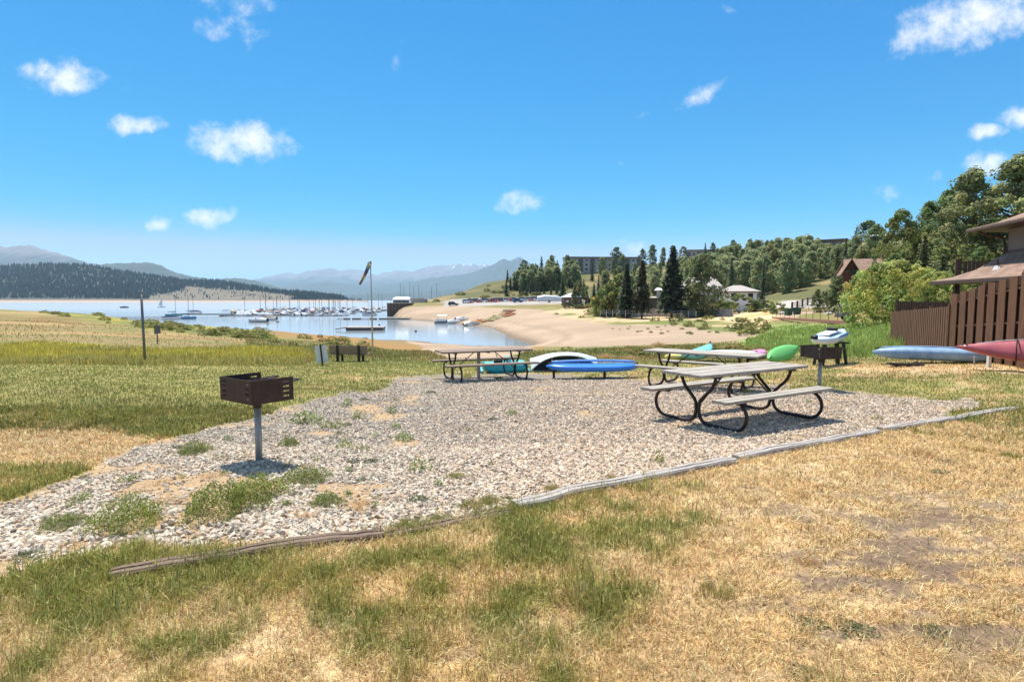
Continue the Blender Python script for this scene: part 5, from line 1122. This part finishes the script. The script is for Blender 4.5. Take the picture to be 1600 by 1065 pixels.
for kd, i, x, y, r, hk, lb in (('mound', 0, 202, 822, 50, .5, 'yellow-green round weed mound beside the dark timber, lower left'), ('mound', 1, 352, 795, 62, .42, 'wide green weed mat below the front grill shadow'), ('mound', 0, 405, 775, 42, .42, 'yellowing weed mat joined to the right end of the wide mat'), ('mound', 1, 478, 752, 36, .4, 'low green weed mat right of the front grill shadow'), ('mound', 1, 510, 788, 26, .45, 'bright green weed clump at the bottom middle of the gravel'),
        ('leafy', 0, 480, 660, 26, .8, 'broad light green weed right of the front grill box'), ('leafy', 1, 512, 668, 12, .9, 'small light green weed touching the broad one'), ('mound', 1, 304, 708, 24, .5, 'round green weed left of the front grill post'), ('dark', 0, 278, 700, 11, .8, 'dull small weed beside the round weed left of the post'), ('leafy', 2, 340, 718, 12, .7, 'thin pale weed just left of the grill post'), ('mound', 1, 452, 696, 15, .6, 'compact green weed right of the grill post'),
        ('leafy', 1, 528, 668, 10, 1., 'yellowish weed between the broad weed and the upright one'), ('leafy', 1, 560, 655, 10, 1.2, 'upright light green weed near the middle left of the gravel'), ('leafy', 0, 612, 645, 8, 1.5, 'narrow upright weed at the top middle of the gravel'), ('leafy', 2, 586, 682, 9, .9, 'small weed left of the pale leafy pair'), ('leafy', 0, 634, 688, 15, .8, 'pale leafy weed in the middle of the gravel'), ('leafy', 1, 540, 700, 14, .9, 'upper weed of the straggling line in the gravel'), ('leafy', 2, 566, 704, 14, .9, 'second weed of the straggling line in the gravel'), ('dark', 0, 552, 722, 14, .5, 'dull flat weed in the straggling line'), ('dark', 0, 580, 722, 16, .5, 'flat grey-green weed ending the straggling line'), ('dark', 0, 566, 752, 14, .6, 'dark small weed above the bottom gravel stones'),
        ('leafy', 1, 656, 736, 18, 1., 'bright yellow-green weed in the lower middle of the gravel'), ('tuft', 1, 712, 746, 18, .7, 'grey-green grass tuft right of the bright yellow-green weed'), ('dark', 0, 654, 782, 20, .7, 'dark green weed above the green grass by the timber'), ('leafy', 2, 112, 792, 18, .7, 'light green sprawling weed at the left of the gravel'), ('leafy', 0, 130, 782, 14, 1.1, 'taller light weed at the left of the gravel'), ('mound', 1, 98, 822, 34, .35, 'flat olive weed mat at the far left of the gravel'), ('leafy', 0, 200, 752, 14, .8, 'green weed in the dry patch left of the grill shadow'), ('dark', 0, 40, 870, 22, .6, 'dark weed at the lower left edge of the gravel'),
        ('leafy', 1, 1028, 722, 11, 1.5, 'single upright green weed by the middle timber'), ('tuft', 0, 862, 765, 14, 1.1, 'green grass tuft on the gravel edge above the grey timber'), ('tuft', 0, 958, 748, 10, .9, 'small tuft on the gravel edge right of the larger one'), ('tuft', 1, 765, 785, 22, .9, 'tall dark grass tuft at the left end of the grey timber'), ('tuft', 0, 735, 792, 26, .6, 'wide pale grass tuft left of the tall dark tuft'), ('tuft', 1, 640, 822, 30, .6, 'bright green grass patch by the brown buried timber'), ('tuft', 1, 690, 812, 28, .5, 'green grass patch right of the brightest patch'), ('leafy', 2, 1262, 628, 8, .9, 'small weed on gravel left of the nearest table foot'), ('leafy', 2, 1370, 655, 10, .8, 'small weed on the gravel right of the nearest table'), ('leafy', 2, 1410, 632, 8, .8, 'little weed near the right tip of the gravel'), ('tuft', 0, 1165, 612, 10, .7, 'grass tuft under the second picnic table'), ('tuft', 1, 730, 589, 9, .8, 'grass tuft at the foot of the wooden post'), ('tuft', 0, 780, 592, 9, .8, 'grass tuft under the back left table'),
        ('dark', 0, 1480, 722, 14, .6, 'small dark green weed in the dry lawn at the upper right'), ('dark', 0, 1470, 738, 16, .5, 'flat dark weed just below the small one in the dry lawn'), ('dark', 0, 1515, 682, 12, .6, 'dark weed high in the dry lawn at the right'), ('tuft', 1, 1580, 715, 18, .9, 'green tuft at the right edge of the dry lawn'), ('straw', 0, 1440, 712, 18, 1.2, 'tall thin yellow tuft in the dry lawn below the timber'), ('straw', 1, 1370, 715, 14, 1.1, 'pale thin tuft left of the tall yellow one'), ('straw', 0, 1260, 880, 20, 1., 'sparse straw tuft left of the bare soil'), ('straw', 0, 1250, 775, 18, .8, 'straw tuft in the middle of the dry lawn'), ('dark', 0, 1262, 975, 26, .5, 'dark flat weed at the bottom of the dry lawn'), ('dark', 0, 1335, 985, 30, .45, 'larger dark flat weed right of it at the bottom'), ('dark', 0, 1455, 985, 22, .4, 'dark weed at the bottom below the bare soil'), ('dark', 0, 1252, 1050, 26, .5, 'dark weed at the very bottom edge'), ('tuft', 1, 825, 1000, 34, .9, 'dark green dense tuft at the bottom middle'), ('tuft', 0, 905, 940, 40, 1., 'tall olive tuft right of the bottom middle'), ('tuft', 0, 1120, 930, 36, .9, 'olive tuft at the border of green and dry lawn')):
    weed(kd, i, x, y, r, lb, hk)
for x, y, r in ((210, 770, 22), (255, 785, 26), (330, 745, 18), (470, 806, 30), (560, 792, 28), (590, 782, 20), (620, 778, 16), (470, 730, 16), (380, 712, 16), (250, 755, 20), (480, 810, 26), (60, 850, 22), (110, 850, 24)):
    weed('straw', random.randrange(2), x, y, r, 'flattened dry straw tuft lying among the gravel stones', .35, 'dry straw tufts in the gravel')
for x, y, r in ((945, 560, 14), (985, 562, 12), (1030, 540, 10), (1018, 545, 8)):
    weed('straw', 0, x, y, r, 'golden dry grass tuft behind the blue kayak and the second table', 1.3, 'golden grass tufts by the kayaks')
for i in range(70):
    x = random.uniform(60, 830); y = random.uniform(605, 835)
    if poly_sd(np.array([x]), np.array([y]), PAD)[0] < 8: continue
    weed(random.choice(['leafy', 'leafy', 'dark']), 0, x, y, random.uniform(4, 9), 'tiny green sprig scattered between the gravel stones', 1.2, 'sprigs in the gravel')
gravel()
# ---------------------------------------------------------------- marina
M_HULLW = mat('white_gelcoat', (.78, .78, .77), .3, var=.06, coat=.3)
M_HULLB = mat('blue_hull', (.10, .28, .45), .35, var=.1); M_HULLT = mat('teal_hull', (.12, .35, .36), .4, var=.1); M_HULLD = mat('dark_hull', (.05, .05, .055), .4)
M_NAVY = mat('navy_canvas', (.035, .06, .15), .85); M_TAN = mat('tan_canvas', (.50, .38, .26), .85); M_REDC = mat('red_canvas', (.35, .07, .05), .85); M_GRN = mat('teal_canvas', (.06, .22, .22), .85)
M_ALU = mat('aluminium', (.45, .46, .47), .4, .7); M_DOCK = mat('dock_boards', (.20, .165, .14), .9, var=.3, scale=1); M_DOCKL = mat('pale_deck', (.46, .38, .32), .9, var=.2, scale=1)
def boat_hull(L, Wd, H):
    R = []
    for i in range(11):
        q = i/10; w = Wd/2*(1-max(0, (q-.5)/.5)**2.2)+.02; x = -L/2+L*q; sh = H*(1+.25*q*q); k_ = .35*max(0, (q-.7)/.3)**2*H
        R.append([(x, -w, sh), (x, -w*.85, k_+.1), (x, -w*.3, k_-.25), (x, w*.3, k_-.25), (x, w*.85, k_+.1), (x, w, sh), (x, w*.85, sh-.02), (x, 0, sh+.06), (x, -w*.85, sh-.02)])
    return MB().loft(R)
_bm = {}
def bmesh_of(k_, f):
    if k_ not in _bm: _bm[k_] = f().mesh(k_, False)
    return _bm[k_]
def bpart(nm, key, f, m, t):
    me = bmesh_of(key+'|'+m.name, f)
    if not me.materials: me.materials.append(m)
    return link(nm, me, t)
def motorboat(label, cm=M_NAVY, hm=M_HULLW, group=None, top=True):
    t = thing('motorboat', label, 'boat', group=group)
    bpart('hull', 'mb_hull', lambda: boat_hull(6.6, 2.4, .85), hm, t)
    bpart('windshield', 'mb_ws', lambda: MB().loft([[(.6, -.95, .9), (1.5, -.6, .95), (1.5, .6, .95), (.6, .95, .9)], [(.2, -.8, 1.5), (.8, -.5, 1.5), (.8, .5, 1.5), (.2, .8, 1.5)]]), M_GLASS, t)
    bpart('engine', 'mb_eng', lambda: MB().box((-3.45, 0, .7), (.5, .45, 1.1), None, .8), M_BLACK, t)
    if top: bpart('canvas_top', 'mb_top', lambda: MB().loft([[(-2.2, y, z) for y, z in ((-1.05, 1.6), (-.8, 2.05), (.8, 2.05), (1.05, 1.6))], [(-.8, y, z) for y, z in ((-1.05, 1.75), (-.8, 2.25), (.8, 2.25), (1.05, 1.75))], [(.7, y, z) for y, z in ((-.9, 1.55), (-.7, 1.9), (.7, 1.9), (.9, 1.55))]]), cm, t)
    else: bpart('cover', 'mb_cov', lambda: MB().loft([[(x, -w, .9), (x, -w*.5, .9+h), (x, w*.5, .9+h), (x, w, .9)] for x, w, h in ((-3.2, 1.1, .3), (-.5, 1.15, .75), (1.2, 1.0, .6), (3.0, .25, .15))]), cm, t)
    return t
def pontoon(label, cm=M_TAN, group=None):
    t = thing('pontoon_boat', label, 'boat', group=group)
    for s in (-1, 1): bpart('float', 'pt_f%d' % s, lambda: MB().tube([(-3.6, s*.9, .15), (3, s*.9, .15), (3.6, s*.9, .4)], [.33, .33, .08], 10), M_ALU, t)
    bpart('deck', 'pt_d', lambda: MB().box((0, 0, .6), (7, 2.5, .12)), M_DOCKL, t)
    bpart('rail_panels', 'pt_r', lambda: MB().box((0, -1.2, 1.0), (6.4, .05, .65)).box((0, 1.2, 1.0), (6.4, .05, .65)).box((3.2, 0, 1.0), (.05, 2.35, .65)), M_HULLW, t)
    bpart('canvas_top', 'pt_t', lambda: MB().loft([[(-2.6, -1.15, 2.5), (.6, -1.15, 2.5), (.6, 1.15, 2.5), (-2.6, 1.15, 2.5)], [(-2.5, -.8, 2.75), (.5, -.8, 2.75), (.5, .8, 2.75), (-2.5, .8, 2.75)]]), cm, t)
    bpart('frame', 'pt_p', lambda: MB().box((-2.4, -1.1, 1.6), (.06, .06, 1.9)).box((-2.4, 1.1, 1.6), (.06, .06, 1.9)).box((.4, -1.1, 1.6), (.06, .06, 1.9)).box((.4, 1.1, 1.6), (.06, .06, 1.9)), M_ALU, t)
    return t
def sailboat(label, cm=M_NAVY, hm=M_HULLW, group=None, mast=9.5, sail=False):
    t = thing('sailboat', label, 'boat', group=group)
    bpart('hull', 'sb_hull', lambda: boat_hull(7.2, 2.3, .8), hm, t)
    bpart('cabin', 'sb_cab', lambda: MB().loft([[(-.8, -.75, .8), (1.9, -.5, .85), (1.9, .5, .85), (-.8, .75, .8)], [(-.7, -.6, 1.35), (1.5, -.35, 1.2), (1.5, .35, 1.2), (-.7, .6, 1.35)]]), M_HULLW, t)
    bpart('mast', 'sb_m%.1f' % mast, lambda: MB().tube([(.7, 0, .8), (.7, 0, mast)], .085, 6).box((.7, 0, mast*.6), (.05, 1.0, .05)), M_STEELP, t)
    bpart('boom', 'sb_bm', lambda: MB().tube([(.6, 0, 1.75), (-2.8, 0, 1.8)], .06, 6), M_ALU, t)
    if not sail: bpart('sail_cover', 'sb_sc', lambda: MB().tube([(.65, 0, 2.0), (-.5, 0, 1.95), (-2.6, 0, 1.9)], [.2, .17, .1], 7), cm, t)
    else: bpart('sail', 'sb_sl', lambda: MB().loft([[(.6, -.03, 2.0), (.6, .03, 2.0), (-2.7, .25, 2.0)], [(.6, -.03, 5), (.6, .03, 5), (-1.6, .35, 5)], [(.65, -.02, 9.2), (.65, .02, 9.2), (.5, .03, 9.2)]]), M_SIGNB, t)
    return t
GM = 'boats berthed in the marina'
BO = [motorboat('white motorboat with a navy canvas top berthed in the marina', M_NAVY, group=GM), motorboat('white motorboat with a tan canvas top berthed in the marina', M_TAN, group=GM), motorboat('white motorboat under a white cover berthed in the marina', M_HULLW, group=GM, top=False),
      motorboat('white motorboat with a red canvas top berthed in the marina', M_REDC, group=GM), pontoon('pontoon boat with a tan top berthed in the marina', M_TAN, GM), pontoon('pontoon boat with a navy top berthed in the marina', M_NAVY, GM), sailboat('bare-masted white sailboat with a navy sail cover berthed in the marina', M_NAVY, group=GM), sailboat('bare-masted white sailboat with a teal sail cover berthed in the marina', M_GRN, group=GM, mast=11.)]
ub = [False]*len(BO)
def berth(c, loc, rz):
    if not ub[c]: ub[c] = True; BO[c].location = loc; BO[c].rotation_euler = (0, 0, rz); return BO[c]
    return dup(BO[c], loc, rz)
for ri, (D, p0, p1, dp) in enumerate(((272, 352, 546, 12.5), (306, 364, 562, 12), (345, 398, 600, 12.5), (392, 420, 622, 13))):
    a, b = P(p0, HOR, D), P(p1, HOR, D+8); t = thing('floating_dock', ('nearest', 'second', 'third', 'farthest')[ri]+' of the four long floating docks of the marina', 'dock', (a.x, D, WATER)); Ln = b.x-a.x
    part('walkway', MB().box((Ln/2, 0, .35), (Ln, 2.2, .22)), M_DOCK, t)
    part('floats', MB().box((Ln/2, 0, .05), (Ln-.4, 1.8, .36)), M_HULLD, t)
    x = 2.0; j = 0
    while x < Ln:
        for s in (-1, 1):
            if random.random() < .10: continue
            c = random.choices(range(8), (2, 2, 5, 1, 1.4, .7, 2, 1.6))[0]; o = berth(c, (a.x+x, D+s*5.0+random.uniform(-.4, .4), WATER+.02), PI/2*s+PI*(random.random() < .4)+random.uniform(-.05, .05))
        if j % 2: part('finger', MB().box((x+1.7, 0, .3), (.5, 14, .16)), M_DOCK, t)
        x += 3.4; j += 1
for px, py, f, lb, rz in ((271, 493, lambda l: sailboat(l, M_GRN, M_HULLT), 'teal sailboat moored at the left end of the outer dock', .3), (291, 498, lambda l: sailboat(l, M_NAVY, M_HULLB), 'bright blue sailboat moored just off the left bank', .05), (299, 491, lambda l: sailboat(l, M_NAVY), 'white sailboat at the outer dock behind the blue one', .2), (306, 489, lambda l: motorboat(l, M_NAVY, top=False), 'small covered motorboat at the outer dock', 0),
        (267, 499, lambda l: motorboat(l, M_NAVY, top=False), 'white motorboat with a dark cover, nearest boat at the left bank', .1), (402, 503, lambda l: motorboat(l, M_HULLW, M_ALU, top=False), 'open grey aluminium motorboat moored in front of the marina', 3.1), (417, 500, lambda l: motorboat(l, M_TAN, M_HULLW, top=False), 'white motorboat moored just behind the open grey one', 3.2), (194, 481, lambda l: motorboat(l, M_NAVY, M_HULLD, top=False), 'tiny dark boat alone on open water left of the tall post', .4),
        (578, 493, lambda l: motorboat(l, M_NAVY, top=False), 'dark motorboat alone right of the marina docks', .1)):
    D = (CAMZ-WATER)*FPX/(py-HOR); p = P(px, HOR, D); o = f(lb); o.location = (p.x, D, WATER+.02); o.rotation_euler = (0, 0, rz)
p = P(252, HOR, 560); o = sailboat('little white sailboat under sail on open water near the far shore', M_NAVY, sail=True); o.location = (p.x, 560, WATER); o.rotation_euler = (0, 0, .3)
a = P(275, HOR, 292); b = P(350, HOR, 285); t = thing('outer_dock', 'thin dark dock stretching left from the marina', 'dock', (a.x, 290, WATER)); part('walkway', MB().box(((b.x-a.x)/2, 0, .35), (b.x-a.x, 1.8, .25)), M_DOCK, t); part('floats', MB().box(((b.x-a.x)/2, 0, .05), (b.x-a.x-1, 1.5, .36)), M_HULLD, t)
def platform():
    D = 144; a, b = P(527, HOR, D), P(597, HOR, D); t = thing('swim_platform', 'large flat floating platform with a pale deck, behind the windsock pole', 'dock', ((a.x+b.x)/2+.8, D, WATER), .1)
    part('deck', MB().box((.6, 0, .75), (9.4, 5, .12)), M_DOCKL, t); part('side', MB().box((.6, 0, .5), (9.2, 4.8, .36)), M_DOCK, t); part('ramp', MB().bar((-3.9, -2, .75), (-6.4, -2.2, .35), 2, .2), M_DOCK, t); part('floats', MB().box((.6, 0, .1), (9, 4.4, .44)), M_HULLD, t)
    D = 222; a, b = P(527, HOR, D), P(632, HOR, D); t = thing('log_boom', 'broken line of low dock floats reaching to the beach, behind the platform', 'dock', (a.x, D, WATER))
    x = 0; W_ = b.x-a.x; i = 0
    while x < W_:
        w = random.uniform(1.5, 3.4) if x < W_*.65 else 6; part('float', MB().box((x+w/2, random.uniform(-.3, .3), .2), (w, 1.6, .6)), M_HULLW if i % 3 == 0 and x < W_*.5 else M_DOCK, t); x += w+random.uniform(.2, 1.0)*(x < W_*.65); i += 1
platform()
for px, py in ((434, 503), (649, 518), (592, 508)):
    D = (CAMZ-WATER)*FPX/(py-HOR); p = P(px, HOR, D); v, f = ico(1); o = part('mooring_buoy', np_mesh('mooring_buoy', v*.3, [f], None, True), M_HULLD); o.location = (p.x, D, WATER+.12); tag(o, {434: 'dark mooring buoy right of the open grey motorboat', 649: 'dark mooring buoy on the calm water right of the pole', 592: 'small dark buoy beside the windsock pole'}[px], 'buoy')
# sea wall, marquee and masts at the tip of the beach
A, B = P(606, HOR, 262), P(642, HOR, 262); t = thing('sea_wall', 'dark timber sea wall at the left tip of the beach', 'wall', (A.x, 262, WATER)); part('wall', MB().box(((B.x-A.x)/2, 3, 2.6), (B.x-A.x, 8, 6.6)), mat('sea_wall_timber', (.17, .12, .09), .9, var=.3, scale=1), t)
for i in range(8): part('pile', MB().tube([(i*(B.x-A.x)/7, -1.2, -1), (i*(B.x-A.x)/7, -1.2, 6.2)], .18, 7), M_TRIM, t)
part('cap', MB().box(((B.x-A.x)/2, 3, 6.05), (B.x-A.x+.6, 8.6, .3)), M_DOCKL, t)
p = at(629, 272); z = .1; t = thing('marquee', 'white arched fabric tent on dark supports above the sea wall', 'tent', (p.x, 272, z)); R = [[(x, 4*math.cos(a)*1.0, 1.3+1.6*k_*math.sin(a)) for a in [PI*i/8 for i in range(9)]] for x, k_ in ((-4, .75), (-3, 1), (3, 1), (4, .75))]
part('canopy', MB().loft(R), M_HULLW, t)
for x in (-3.6, -1.2, 1.2, 3.6): part('post', MB().box((x, -3.8, .4), (.2, .2, 2)), M_BLACK, t)
part('side_wall', MB().box((0, -3.2, .3), (7.4, .1, 1.9)), M_GREYD, t)
p = at(655, 285); t = thing('marina_office', 'low dark building with a white roof right of the fabric tent', 'building', (p.x, 285, -.3)); part('wall', MB().box((0, 0, 1.3), (7.5, 5, 2.4)), M_GREY, t); part('roof', MB().box((0, 0, 2.6), (8.4, 6, .3)), M_SIGNB, t); part('awning', MB().bar((3, -2, 2.4), (7, -2, 1.6), 4, .15), M_HULLW, t)
for i, (px, top) in enumerate(((626, 443), (630, 447), (640, 440), (647, 446), (655, 445), (661, 458), (673, 448), (676, 451), (683, 443), (687, 455))):
    D = 300+i*3; p = P(px, HOR, D); o = sailboat('tall-masted sailboat laid up behind the fabric tent', M_NAVY, group='sailboats behind the tent'); o.location = (p.x, D, WATER if px < 650 else -.6); s = (ztop(top, D)-o.location.z)/9.5; o.scale = (.9, .9, s); o.rotation_euler = (0, 0, random.uniform(0, 6))
# boats and kayaks drawn up on the beach
def beach(px, py): return G(px, py)
o = pontoon('white pontoon boat nosed against the beach', M_HULLW); p = P(697, HOR, 186); o.location = (p.x, 184, WATER+.05); o.rotation_euler = (0, 0, .05)
for px, py, rz, lb, m in ((709, 505, .5, 'white motorboat pulled up at the water edge beside the pontoon boat', M_HULLW), (722, 501, .55, 'white covered boat higher on the sand above the kayaks', M_SIGNB), (737, 509, .2, 'grey low boat at the water edge in front of the kayaks', M_ALU)):
    o = motorboat(lb, m, M_HULLW if m is not M_ALU else M_ALU, top=False); p = G(px, py); o.location = (p.x, p.y, p.z+.1); o.rotation_euler = (0, 0, rz); o.scale = (.72,)*3
KC = [('orange', (.62, .30, .12)), ('yellow', (.62, .56, .24)), ('red', (.52, .17, .10)), ('pale_yellow', (.66, .62, .42))]
_kp = {}
for i in range(52):
    q = i/51; px = 736+q*68+random.uniform(-2, 2); py = 507-q*19+random.uniform(-3.0, 3.5); c = random.choice([0, 0, 1, 3]) if q < .45 else (random.choice([1, 1, 3, 0]) if q < .75 else random.choice([2, 2, 0])); p = G(px, py); nm, cc = KC[c]
    lb = nm.replace('_', ' ')+' rental kayak in the rows drawn up on the beach'
    if c not in _kp: k = kayak(lb, cc, L=3.6, Wd=.85, H=.4, group='rental kayaks on the beach'); _kp[c] = k; k.location = p; k.rotation_euler = (0, 0, .9)
    else: dup(_kp[c], p, random.uniform(.4, 1.2))
p = G(796, 487); t = thing('paddle_rack', 'pale yellow low rack above the red kayaks on the beach', 'rack', p, .3); part('board', MB().box((0, 0, .5), (4.5, .6, .6)), plastic('pale_yellow', (.75, .70, .40)), t); part('base', MB().box((0, 0, .1), (5.6, 1.0, .2)), M_DOCK, t)
# ---------------------------------------------------------------- far shore, woods and mountains
def ridge_fn(pts): xs = [p[0] for p in pts]; ys = [p[1] for p in pts]; return lambda px: np.interp(px, xs, ys)
def mountain(name, pts, D, depth, seed, colr, rough=.06, px0=None, px1=None, nx=240, ny=40, snow=0., rock=None, treeline=.55):
    px = np.linspace(px0 if px0 is not None else pts[0][0], px1 if px1 is not None else pts[-1][0], nx); rf = ridge_fn(pts)(px); u, _ = slopes(px, HOR)
    s = np.linspace(-.35, 1, ny)[:, None]           # <0 the back of the ridge, 1 the foot
    Y = D-depth*s+0*px; X = u*D+0*s; top = CAMZ+slopes(px, rf)[1]*D-WATER+4
    prof = np.where(s >= 0, (1-np.clip(s, 0, 1))**1.15, 1+s*1.6)
    ridgeN = 1-np.abs(fbm(X/(D*.03), Y/(D*.05), seed, 5)*2-1)
    Z = WATER-4+top*prof*(1-.32*(1-ridgeN)*np.clip(np.abs(s)*4, 0, 1))+(fbm(X/(D*.006), Y/(D*.006), seed+5, 4)-.5)*top.max()*rough
    Z = np.maximum(Z, WATER-5)
    hrel = (Z-WATER)/max(top.max(), 1); n_ = fbm(X/(D*.012), Y/(D*.012), seed+9, 5)
    c = np.broadcast_to(np.array(colr), X.shape+(3,)).copy()*(.75+.5*n_[..., None])
    if rock is not None: c = lerp(c, np.array(rock)*(.7+.6*n_[..., None]), sst(treeline-.08, treeline+.1, hrel+(n_-.5)*.25))
    if snow: c = lerp(c, C(.85, .87, .9), sst(1-snow, 1.06-snow, hrel*.55+ridgeN*.0+fbm(X/(D*.006), Y/(D*.02), seed+3, 4)*.62))
    idx = np.arange(nx*ny).reshape(ny, nx); f = np.stack([idx[1:, :-1], idx[1:, 1:], idx[:-1, 1:], idx[:-1, :-1]], -1).reshape(-1, 4)
    me = np_mesh(name, np.stack([X, Y, Z], -1).reshape(-1, 3), [f], c.reshape(-1, 3), True); me.materials.append(attr_mat('hillside', .95)); return struct(link(name, me))
mountain('snowy_mountains', [(330,462),(400,440),(415,434),(432,429),(452,425),(466,428),(485,422),(505,420),(517,418),(532,423),(548,420),(560,421),(575,424),(590,430),(602,425),(625,422),(645,423),(668,416),(688,413),(703,414),(716,411),(730,413),(741,411),(750,415),(757,411),(764,414),(775,413),(800,415),(835,420),(870,428),(950,445)], 14500, 5200, 3, (.05, .065, .05), .05, nx=420, ny=60, snow=.085, rock=(.15, .135, .13), treeline=.5)
mountain('blue_hills', [(390,458),(430,448),(470,444),(512,440),(545,443),(575,447),(600,446),(640,440),(690,432),(735,427),(757,418),(774,411),(787,403),(796,407),(804,404),(811,400.5),(818,404),(835,414),(880,428),(960,450)], 9800, 3000, 13, (.05, .065, .05), .05)
mountain('blue_foothills', [(480,464),(540,461),(590,458),(640,457),(700,452),(760,450),(840,455)], 6500, 1500, 23, (.045, .06, .045), .05)
mountain('grey_mountain', [(-420,400),(-250,396),(-100,388),(0,384),(14,385),(40,382),(55,383),(80,391),(105,399),(128,407),(170,417),(240,430),(330,448)], 7600, 2600, 33, (.06, .07, .05), .05, rock=(.17, .15, .13), treeline=.75)
mountain('wooded_hill', [(60,440),(120,420),(165,412),(200,410),(235,410),(252,414),(275,425),(300,432),(340,436),(372,434),(395,437),(420,444),(445,453),(470,462)], 5600, 1700, 43, (.05, .065, .045), .06)
# forested hill across the water
RID = ridge_fn([(-420,432),(-200,424),(-60,420),(0,419),(30,415),(75,413),(115,413),(150,417),(190,424),(230,431),(270,437),(300,440),(340,441),(370,445),(400,449),(440,456),(480,461),(520,465),(545,468),(560,470.2),(575,472)])
def far_hill():
    px = np.linspace(-420, 575, 260); u, _ = slopes(px, HOR); rp = RID(px); Dr = np.interp(px, [-420, 100, 300, 450, 575], [2600, 2500, 2450, 2250, 1950]); D0 = np.interp(px, [-420, 520, 575], [1680, 1690, 1900])
    zr = np.maximum(ztop(rp, Dr)+0, WATER-1); ny = 46; s = np.linspace(-.12, 1.4, ny)[:, None]
    Y = D0+(Dr-D0)*s; X = u*Y
    q = np.clip(s, 0, 1); base = WATER-2+np.clip((s+.12)/.2, 0, 1)*7.5
    Z = base+(zr-base)*np.where(s > 0, q**1.25, 0)-np.clip(s-1, 0, 1)*(zr-WATER)*1.2+(fbm(X/160, Y/160, 4)-.5)*16*sst(.1, .4, s)*(zr > 12)
    return px, X, Y, Z, s+0*px, zr
fpx, FX, FY, FZ, FS, FZR = far_hill()
def meadow(px, py): return np.maximum(sst(-1.5, 1.5, poly_sd(px, py, [(230,470),(236,462),(285,454),(292,447),(330,451),(400,455),(440,459),(470,464),(440,470)])), sst(466.5, 468.5, py))
def far_shore():
    px, py = proj(FX, FY, FZ); n_ = fbm(FX/40, FY/60, 6, 4); c = np.broadcast_to(C(.05, .058, .036), FX.shape+(3,))*(.7+.6*n_[..., None]); c = lerp(c, C(.165, .135, .09), meadow(px, py)*sst(.3, .5, n_+.12)); c = lerp(c, C(.42, .31, .24), (1-sst(WATER+3.5, WATER+6.5, FZ)))
    nx, ny = FX.shape[1], FX.shape[0]; idx = np.arange(nx*ny).reshape(ny, nx); f = np.stack([idx[:-1, :-1], idx[:-1, 1:], idx[1:, 1:], idx[1:, :-1]], -1).reshape(-1, 4)
    me = np_mesh('far_shore', np.stack([FX, FY, FZ], -1).reshape(-1, 3), [f], c.reshape(-1, 3), True); me.materials.append(attr_mat('hillside', .95)); struct(link('far_shore', me))
    # the far-off pine wood, one mass
    r = np.random.default_rng(5); N_ = 15000; j = r.uniform(0, nx-1.01, N_); i = r.uniform(ny*.13, ny*.80, N_); i0 = i.astype(int); j0 = j.astype(int); a = i-i0; b = j-j0
    def bl(A): return (A[i0, j0]*(1-b)+A[i0, j0+1]*b)*(1-a)+(A[i0+1, j0]*(1-b)+A[i0+1, j0+1]*b)*a
    X, Y, Z = bl(FX), bl(FY), bl(FZ); px, py = proj(X, Y, Z); md = meadow(px, py)
    k_ = (r.uniform(0, 1, N_) > md*.93) & (Z > WATER+4.5); X, Y, Z, md = X[k_], Y[k_], Z[k_], md[k_]; n = len(X)
    h = r.uniform(9, 20, n)*(1-.4*md); w = h*r.uniform(.16, .24, n); V = []; F = []; m = 6; ang = np.arange(m)*2*PI/m
    rings = ((.05, 1.0), (.36, .62), (.34, .8), (.68, .34), (.66, .46))
    P_ = np.zeros((n, len(rings)*m+1, 3))
    for q, (zz, rr) in enumerate(rings):
        jr = r.uniform(.75, 1.25, (n, m))
        P_[:, q*m:(q+1)*m, 0] = X[:, None]+np.cos(ang)*w[:, None]*rr*jr; P_[:, q*m:(q+1)*m, 1] = Y[:, None]+np.sin(ang)*w[:, None]*rr*jr; P_[:, q*m:(q+1)*m, 2] = (Z+h*zz)[:, None]-1
    P_[:, -1] = np.stack([X, Y, Z+h-1], -1); qf = []
    for q in range(4):
        for t_ in range(m): qf.append((q*m+t_, q*m+(t_+1) % m, (q+1)*m+(t_+1) % m, (q+1)*m+t_))
    tf = [(4*m+t_, 4*m+(t_+1) % m, 5*m) for t_ in range(m)]; o = np.arange(n)[:, None, None]*(5*m+1)
    c = np.clip(C(.052, .068, .043)*(1+r.normal(0, .17, (n, 1))), .012, .2); c = np.where((r.uniform(0, 1, n) < .05)[:, None], C(.12, .10, .06), c)
    me = np_mesh('pine_forest', P_.reshape(-1, 3), [(o+np.array(qf)[None]).reshape(-1, 4), (o+np.array(tf)[None]).reshape(-1, 3)], np.repeat(c, 5*m+1, 0)); me.materials.append(attr_mat('hillside', .95)); struct(link('pine_forest', me), 'stuff')['label'] = 'dark pine forest covering the hill across the lake'
far_shore()
